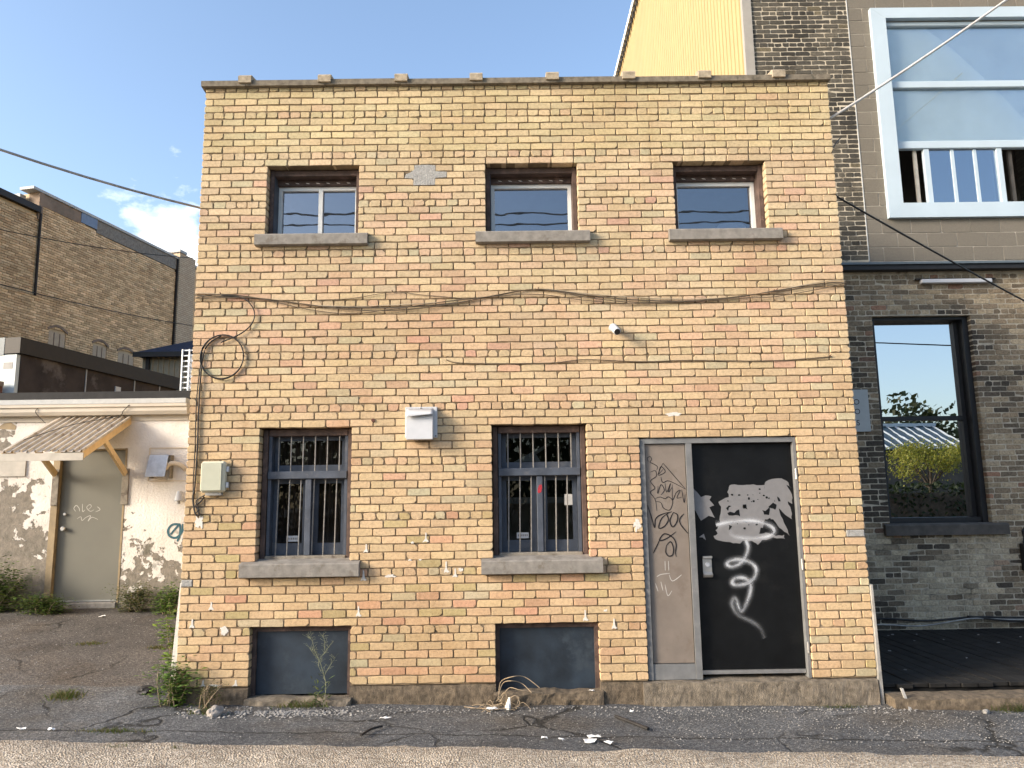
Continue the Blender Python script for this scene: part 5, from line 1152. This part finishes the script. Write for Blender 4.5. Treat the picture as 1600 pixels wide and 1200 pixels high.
def bush(name, x, y, z, rx, ry, rz, n, label, cols, ls=.05, seed=0, stems=7, cat='weed'):
    rn = random.Random(seed); t_ = thing(name, (x, y, z), label, cat); mb = MB(); st = MB()
    for s_ in range(stems):
        a = rn.uniform(0, 6.283); tip = Vector((x + rx * .9 * math.cos(a) * rn.random(), y + ry * .8 * math.sin(a) * rn.random(), z + rz * rn.uniform(.6, 1.05)))
        base = Vector((x + rn.uniform(-.3, .3) * rx, y + rn.uniform(-.3, .3) * ry, z - .02)); mid = base.lerp(tip, .5) + Vector((rn.uniform(-.05, .05), rn.uniform(-.05, .05), .04))
        P = spline([base, mid, tip], 6); st.tube(P, [.005 * (1 - .7 * i / len(P)) + .001 for i in range(len(P))], 5)
        for _ in range(n // stems):
            p = P[rn.randrange(2, len(P))] + Vector((rn.gauss(0, .28 * rx), rn.gauss(0, .28 * ry), rn.gauss(0, .12 * rz)))
            p.z = max(p.z, z + .01); leaf(mb, p, rdir(rn), ls * rn.uniform(.6, 1.4), ls * .55, tint(cols[rn.randrange(len(cols))], rn), rn)
    mb.build('foliage', M['leaf'], t_); st.build('stem', M['twig'], t_)
G1 = [(.09, .16, .03), (.07, .12, .025), (.13, .20, .04)]; G2 = [(.13, .20, .03), (.16, .23, .04), (.10, .17, .03)]; G3 = [(.075, .095, .035), (.11, .11, .04), (.055, .08, .025)]
bush('leafy_weed', -3.29, .62, .12, .15, .11, .62, 420, 'bright green leafy weed against the left end of the yellow wall', G2, .075, 1, 6)
bush('leafy_weed', -3.05, -.06, .03, .22, .16, .36, 700, 'dark green weed clump at the foot of the yellow left corner', G1, .05, 2, 12)
bush('leafy_weed', -2.72, -.12, .03, .20, .08, .20, 360, 'thin weeds along the foundation right of the left corner', G3, .025, 3, 12)
bush('wall_weeds', -6.75, 3.18, .38, .46, .18, .60, 3400, 'tall dark weeds in front of the peeling wall left of the door', G3 + G1, .05, 4, 10)
bush('wall_weeds', -6.0, 3.1, .36, .42, .16, .26, 2200, 'low dark weeds below the grey-green door', G3 + G1, .045, 5, 9)
bush('wall_weeds', -4.95, 3.2, .38, .34, .16, .32, 1900, 'dry yellowish weeds right of the grey-green door', [(.11, .13, .045), (.08, .11, .035), (.14, .13, .05)], .04, 6, 9)
bush('wall_weeds', -4.45, 3.1, .36, .26, .14, .36, 1300, 'dark green weeds by the peeling wall close to the yellow corner', G1, .05, 7, 9)
bush('wall_weeds', -7.7, 3.1, .40, .50, .18, .46, 2400, 'dark weeds along the peeling wall at the left picture edge', G3 + G1, .05, 8, 14)
# seed-head weed standing before the left basement board
sw = thing('tall_weed', (-1.79, -.06, 0), 'tall dry seed-head weed in front of the left basement board', 'weed')
mb = MB(); rn = random.Random(4); lf_ = MB()
for i, l in enumerate(WEED_STEM):
    P = spline([(x, -.07 + rn.uniform(-.01, .01), z) for x, z in l], 6); mb.tube(P, [.0032 if i == 0 else .0017] * len(P), 5)
    for p in P[4:]:
        for _ in range(2 if i else 1):
            e = p + Vector((rn.uniform(-.045, .045), rn.uniform(-.03, .02), rn.uniform(.0, .05))); mb.tube([p, e], .0009, 3); leaf(lf_, e, rdir(rn), .012, .007, tint((.22, .22, .13), rn), rn)
mb.build('stem', M['weed_stem'], sw)
for _ in range(90):
    x = -1.79 + rn.gauss(0, .05); z = .01 + abs(rn.gauss(0, .10)); leaf(lf_, (x, -.07 + rn.uniform(-.03, .02), z), rdir(rn, .8), rn.uniform(.03, .08), .014, tint((.10, .13, .05), rn), rn)
lf_.build('foliage', M['leaf'], sw)
tuft(-1.95, -.08, .10, .09, 200, 'short grass along the curb below the left basement board', seed=12, ex=2.2)
# dry vine bundle
mb = MB(); rn = random.Random(8)
for l in TWIGS:
    P = spline([(x, -.13 + rn.uniform(-.05, .05) - (.25 * max(0, .05 - z)), max(z, .002)) for x, z in l], 6); mb.tube(P, .0035, 4)
for _ in range(26):
    a = rn.uniform(0, 6.28); x, y = -.28 + rn.gauss(0, .07), -.16 + rn.gauss(0, .05); l = rn.uniform(.05, .22)
    mb.tube(spline([(x, y, gz(x, y) + .012), (x + l * .5 * math.cos(a), y + l * .4 * math.sin(a), gz(x, y) + rn.uniform(.015, .06)), (x + l * math.cos(a), y + l * .7 * math.sin(a), gz(x, y) + .012)], 4), .0022, 4)
tag(mb.build('dry_vine', M['twig']), 'tangle of dry vine stems before the right basement board', 'vine')
def rock(name, x, y, sx, sy, sz, m, seed, label=None, cat='rock', lift=0.0):
    import bmesh
    bm = bmesh.new(); bmesh.ops.create_icosphere(bm, subdivisions=3, radius=1)
    for v in bm.verts:
        k = 1 + .35 * mnoise.noise(v.co * 1.3 + Vector((seed, 0, 0))) + .12 * mnoise.noise(v.co * 4 + Vector((seed, 3, 0))); v.co = Vector((v.co.x * sx * k, v.co.y * sy * k, v.co.z * sz * k))
    me = bpy.data.meshes.new(name); bm.to_mesh(me); bm.free(); me.materials.append(M[m]); o = bpy.data.objects.new(name, me); COL.objects.link(o); o.location = (x, y, gz(x, y) + sz * .45 + lift); o.rotation_euler.z = seed
    return tag(o, label, cat)
rock('rock', -2.56, -.34, .075, .05, .05, 'rock', 1, 'grey angular rock lying before the left foundation')
rock('rock', -2.72, -.30, .035, .03, .025, 'rock', 2.3, 'small dark stone left of the grey angular rock')
rock('rock', 3.78, -.30, .035, .025, .025, 'stone', 4, 'pale pebble at the deck kerb on the right')
rock('dark_lump', -3.42, .28, .11, .07, .03, 'black', 5, 'flat black lump on the asphalt left of the corner weeds', 'debris')
def scrap(x, y, s_, seed, label, z=.012, tall=0):
    rn = random.Random(seed); n = 9; mb = MB(); c = gz(x, y) + z
    mb.v = [(x, y, c + .015 + tall * .5)] + [(x + s_ * rn.uniform(.5, 1.1) * math.cos(2 * math.pi * i / n) * (1 if not tall else .55), y + s_ * .6 * rn.uniform(.5, 1.1) * math.sin(2 * math.pi * i / n), c + rn.uniform(0, .02) + tall * max(0, math.cos(2 * math.pi * i / n - 1.2))) for i in range(n)]
    mb.f = [(0, 1 + i, 1 + (i + 1) % n) for i in range(n)]; mb.c = [None] * n
    o = mb.build('litter_scrap', M['paper']); md = o.modifiers.new('thick', 'SOLIDIFY'); md.thickness = .003; return tag(o, label, 'litter')
scrap(-.165, -.19, .06, 1, 'torn white plastic scrap caught in the dry vine', .005, .09)
scrap(-.30, -.20, .05, 2, 'crumpled white litter left of the upright plastic scrap', .012)
scrap(.56, -.02, .03, 3, 'white lump on the curb of the right basement board', .11)
for i, (x, y, s_, lab) in enumerate([(.47, -1.00, .055, 'flat white chip on the asphalt below the door, upper of the cluster'), (.42, -1.09, .075, 'largest flat white chip at the lane edge'), (.56, -1.13, .04, 'small white chip right of the largest one'), (.10, -1.02, .03, 'small white chip on the asphalt left of the cluster'), (.22, -1.06, .03, 'pale chip just left of the largest white chip'), (-1.15, -.50, .05, 'pale crumpled scrap on the asphalt before the foundation'), (-4.2, -.80, .05, 'white scrap in the asphalt crack at far left'), (-3.85, -.80, .04, 'white scrap in the asphalt crack, right of the far left one'), (-3.62, -.80, .035, 'white scrap in the asphalt crack nearest the grass'), (-5.2, 2.9, .05, 'white scrap lying before the grey-green door'), (.85, -.30, .02, 'tiny white chip below the right foundation')]): scrap(x, y, s_, 10 + i, lab)
tag(MB().tube([(.70, -.44, gz(.7, -.44) + .018), (.90, -.80, gz(.9, -.8) + .018)], .013, 8).build('rod', M['black']), 'short black rod lying on the asphalt before the door', 'rod')
tag(MB().tube(spline([(-1.25, -.98, .03), (-1.2, -.82, .03), (-1.13, -.74, .028)], 4), .009, 6).build('twig', M['black']), 'dark twig lying across the asphalt before the middle foundation', 'twig')
# loose stones
def stones(name, pts, label, m='stone'):
    mb = MB(); rn = random.Random(len(pts))
    for x, y, s_ in pts:
        z = gz(x, y) + s_ * .2 + mnoise.noise(Vector((x * 1.1, y * 1.1, 0))) * .014; a = rn.uniform(0, 6.28); q = [rn.uniform(.6, 1.1) for _ in range(10)]
        mb.add([(x + s_ * q[i] * math.cos(a + i * 1.256), y + s_ * q[i] * math.sin(a + i * 1.256), z - s_ * .1) for i in range(5)] + [(x + s_ * .2 * q[6], y, z + s_ * .6 * q[5])] + [(x, y, z - s_ * .4)], [(i, (i + 1) % 5, 5) for i in range(5)] + [((i + 1) % 5, i, 6) for i in range(5)])
    return tag(mb.build(name, M[m]), label, 'gravel', kind='stuff')
rn = random.Random(19)
P = [(rn.gauss(-1.95, .30), -.20 - abs(rn.gauss(0, .10)), rn.uniform(.006, .02)) for _ in range(420)]
P += [(rn.uniform(-2.9, -2.3), rn.uniform(-.45, -.08), rn.uniform(.005, .022)) for _ in range(120)]
P += [(rn.uniform(-2.9, 3.2), -.08 - abs(rn.gauss(0, .14)), rn.uniform(.004, .013)) for _ in range(700)]
P += [(rn.uniform(1.0, 5.0), rn.uniform(-1.1, -.15), rn.uniform(.003, .010)) for _ in range(1200)]
P += [(rn.uniform(-5.5, 5.0), rn.uniform(-1.2, -.1), rn.uniform(.003, .008)) for _ in range(1600)]
P += [(rn.uniform(-7, -3.3), rn.uniform(0, 3.0), rn.uniform(.004, .012)) for _ in range(500)]
stones('loose_gravel', P, 'loose grey gravel scattered over the asphalt along the wall')
P = []
for _ in range(3600):
    x = rn.uniform(-4.2, 4.2); P.append((x, lane_edge(x) - rn.uniform(.0, .75) ** 1.0, rn.uniform(.004, .011)))
mbx = stones('lane_gravel', P, 'pale loose pebbles on the lane at the bottom edge', 'lane_stone' if 'lane_stone' in M else 'pipe_tan')

# ================================================================== across the lane, behind the viewer (seen in the panes)
def card(mb, p, s_, c, rn):
    n_ = Vector((rn.gauss(0, 1), rn.gauss(0, 1), rn.gauss(0, 1))).normalized(); a = n_.orthogonal().normalized(); b = n_.cross(a); k = rn.uniform(.5, .8)
    mb.add([tuple(p + a * s_), tuple(p + b * s_ * k), tuple(p - a * s_), tuple(p - b * s_ * k)], [(0, 1, 2, 3)], c)
tr = thing('leafy_tree', (12.95, -10.75, -.2), 'yellow-green small tree reflected in the black-framed window', 'tree')
rn = random.Random(5); mb = MB(); st = MB(); st.tube([(12.95, -10.75, -.2), (12.9, -10.75, 1.2), (12.98, -10.7, 2.6)], [.09, .07, .04], 8)
for _ in range(12):
    a = rn.uniform(0, 6.28); c = Vector((12.95 + 1.0 * math.cos(a) * rn.uniform(.2, 1), -10.75 + .6 * math.sin(a), 2.9 + rn.uniform(-.36, .36))); st.tube([(12.95, -10.75, 2.0), tuple(c)], [.03, .008], 5)
    for _ in range(420): card(mb, c + Vector((rn.gauss(0, .25), rn.gauss(0, .22), rn.gauss(0, .15))), .035, tint((.27, .28, .045), rn), rn)
mb.build('crown', M['leaf'], tr); st.build('trunk', M['bark'], tr)
hd_ = thing('dark_hedge', (12, -9.6, -.2), 'dark clipped hedge across the lane reflected in the black-framed window', 'hedge')
mb = MB()
for _ in range(9000): leaf(mb, (rn.uniform(6, 19), -9.6 + rn.gauss(0, .22), -.2 + 2.3 * rn.random() ** .8), rdir(rn, 1.5), .16, .1, tint((.03, .045, .018), rn), rn)
mb.build('foliage', M['leaf'], hd_); MB().box(6.2, 18.8, -9.75, -9.45, -.3, 1.85).build('core', M['bark'], hd_)
hb = thing('roofed_hall', (17, -27, 0), 'hall with a ribbed metal roof reflected in the black-framed window', 'building')
MB().box(10.5, 22.2, -30, -24.4, -.4, 4.0).build('wall', M['interior'], hb)
mb = MB(); mb.add([(10, -24, 4.05), (22.4, -24, 4.05), (22.4, -27.2, 5.45), (10, -27.2, 5.45), (10, -30.4, 4.05), (22.4, -30.4, 4.05)], [(0, 1, 2, 3), (4, 3, 2, 5), (1, 5, 2), (0, 3, 4)]); mb.build('roof', M['roof_metal'], hb)
for i in range(26):
    t = i / 25; MB().tube([(10.1 + 12.2 * t, -24.02, 4.08), (10.1 + 12.2 * t, -27.2, 5.48)], .05, 4).build('roof_rib', M['roof_rib'], hb)
MB().box(10, 22.45, -27.32, -27.08, 5.46, 5.62).build('ridge', M['roof_rib'], hb)
mb = MB(); rn = random.Random(9)
for i in range(170):
    x = -70 + 140 * (i + rn.random()) / 170; y = -42 + rn.uniform(-5, 5); tall = rn.random() < .16; h = rn.uniform(9.5, 12) if tall else rn.uniform(7, 9.2)
    for _ in range(430):
        q = rn.random(); wd = (1.5 * (1.05 - q)) if tall else 1.9 * math.sqrt(max(.02, 1 - (q - .35) ** 2 / .45)); c = Vector((x + rn.gauss(0, .6) * wd, y + rn.gauss(0, .9), -.3 + h * q))
        card(mb, c, rn.uniform(.14, .32), tint((.045, .06, .025), rn), rn)
o = mb.build('far_treeline', M['leaf']); tag(o, 'dark belt of trees far across the lane, seen in the panes', 'trees', kind='stuff')
wire('utility_line', (-30, -10.0, 9.5), (30, -10.6, 9.4), .8, .022, 'cable_g', 'upper utility line across the lane reflected in the upper panes')
wire('utility_line', (-30, -10.2, 9.15), (30, -10.2, 8.75), .6, .02, 'cable_g', 'lower utility line across the lane reflected in the upper panes')
for o in ROOTS:
    if '_loc' in o: del o['_loc']
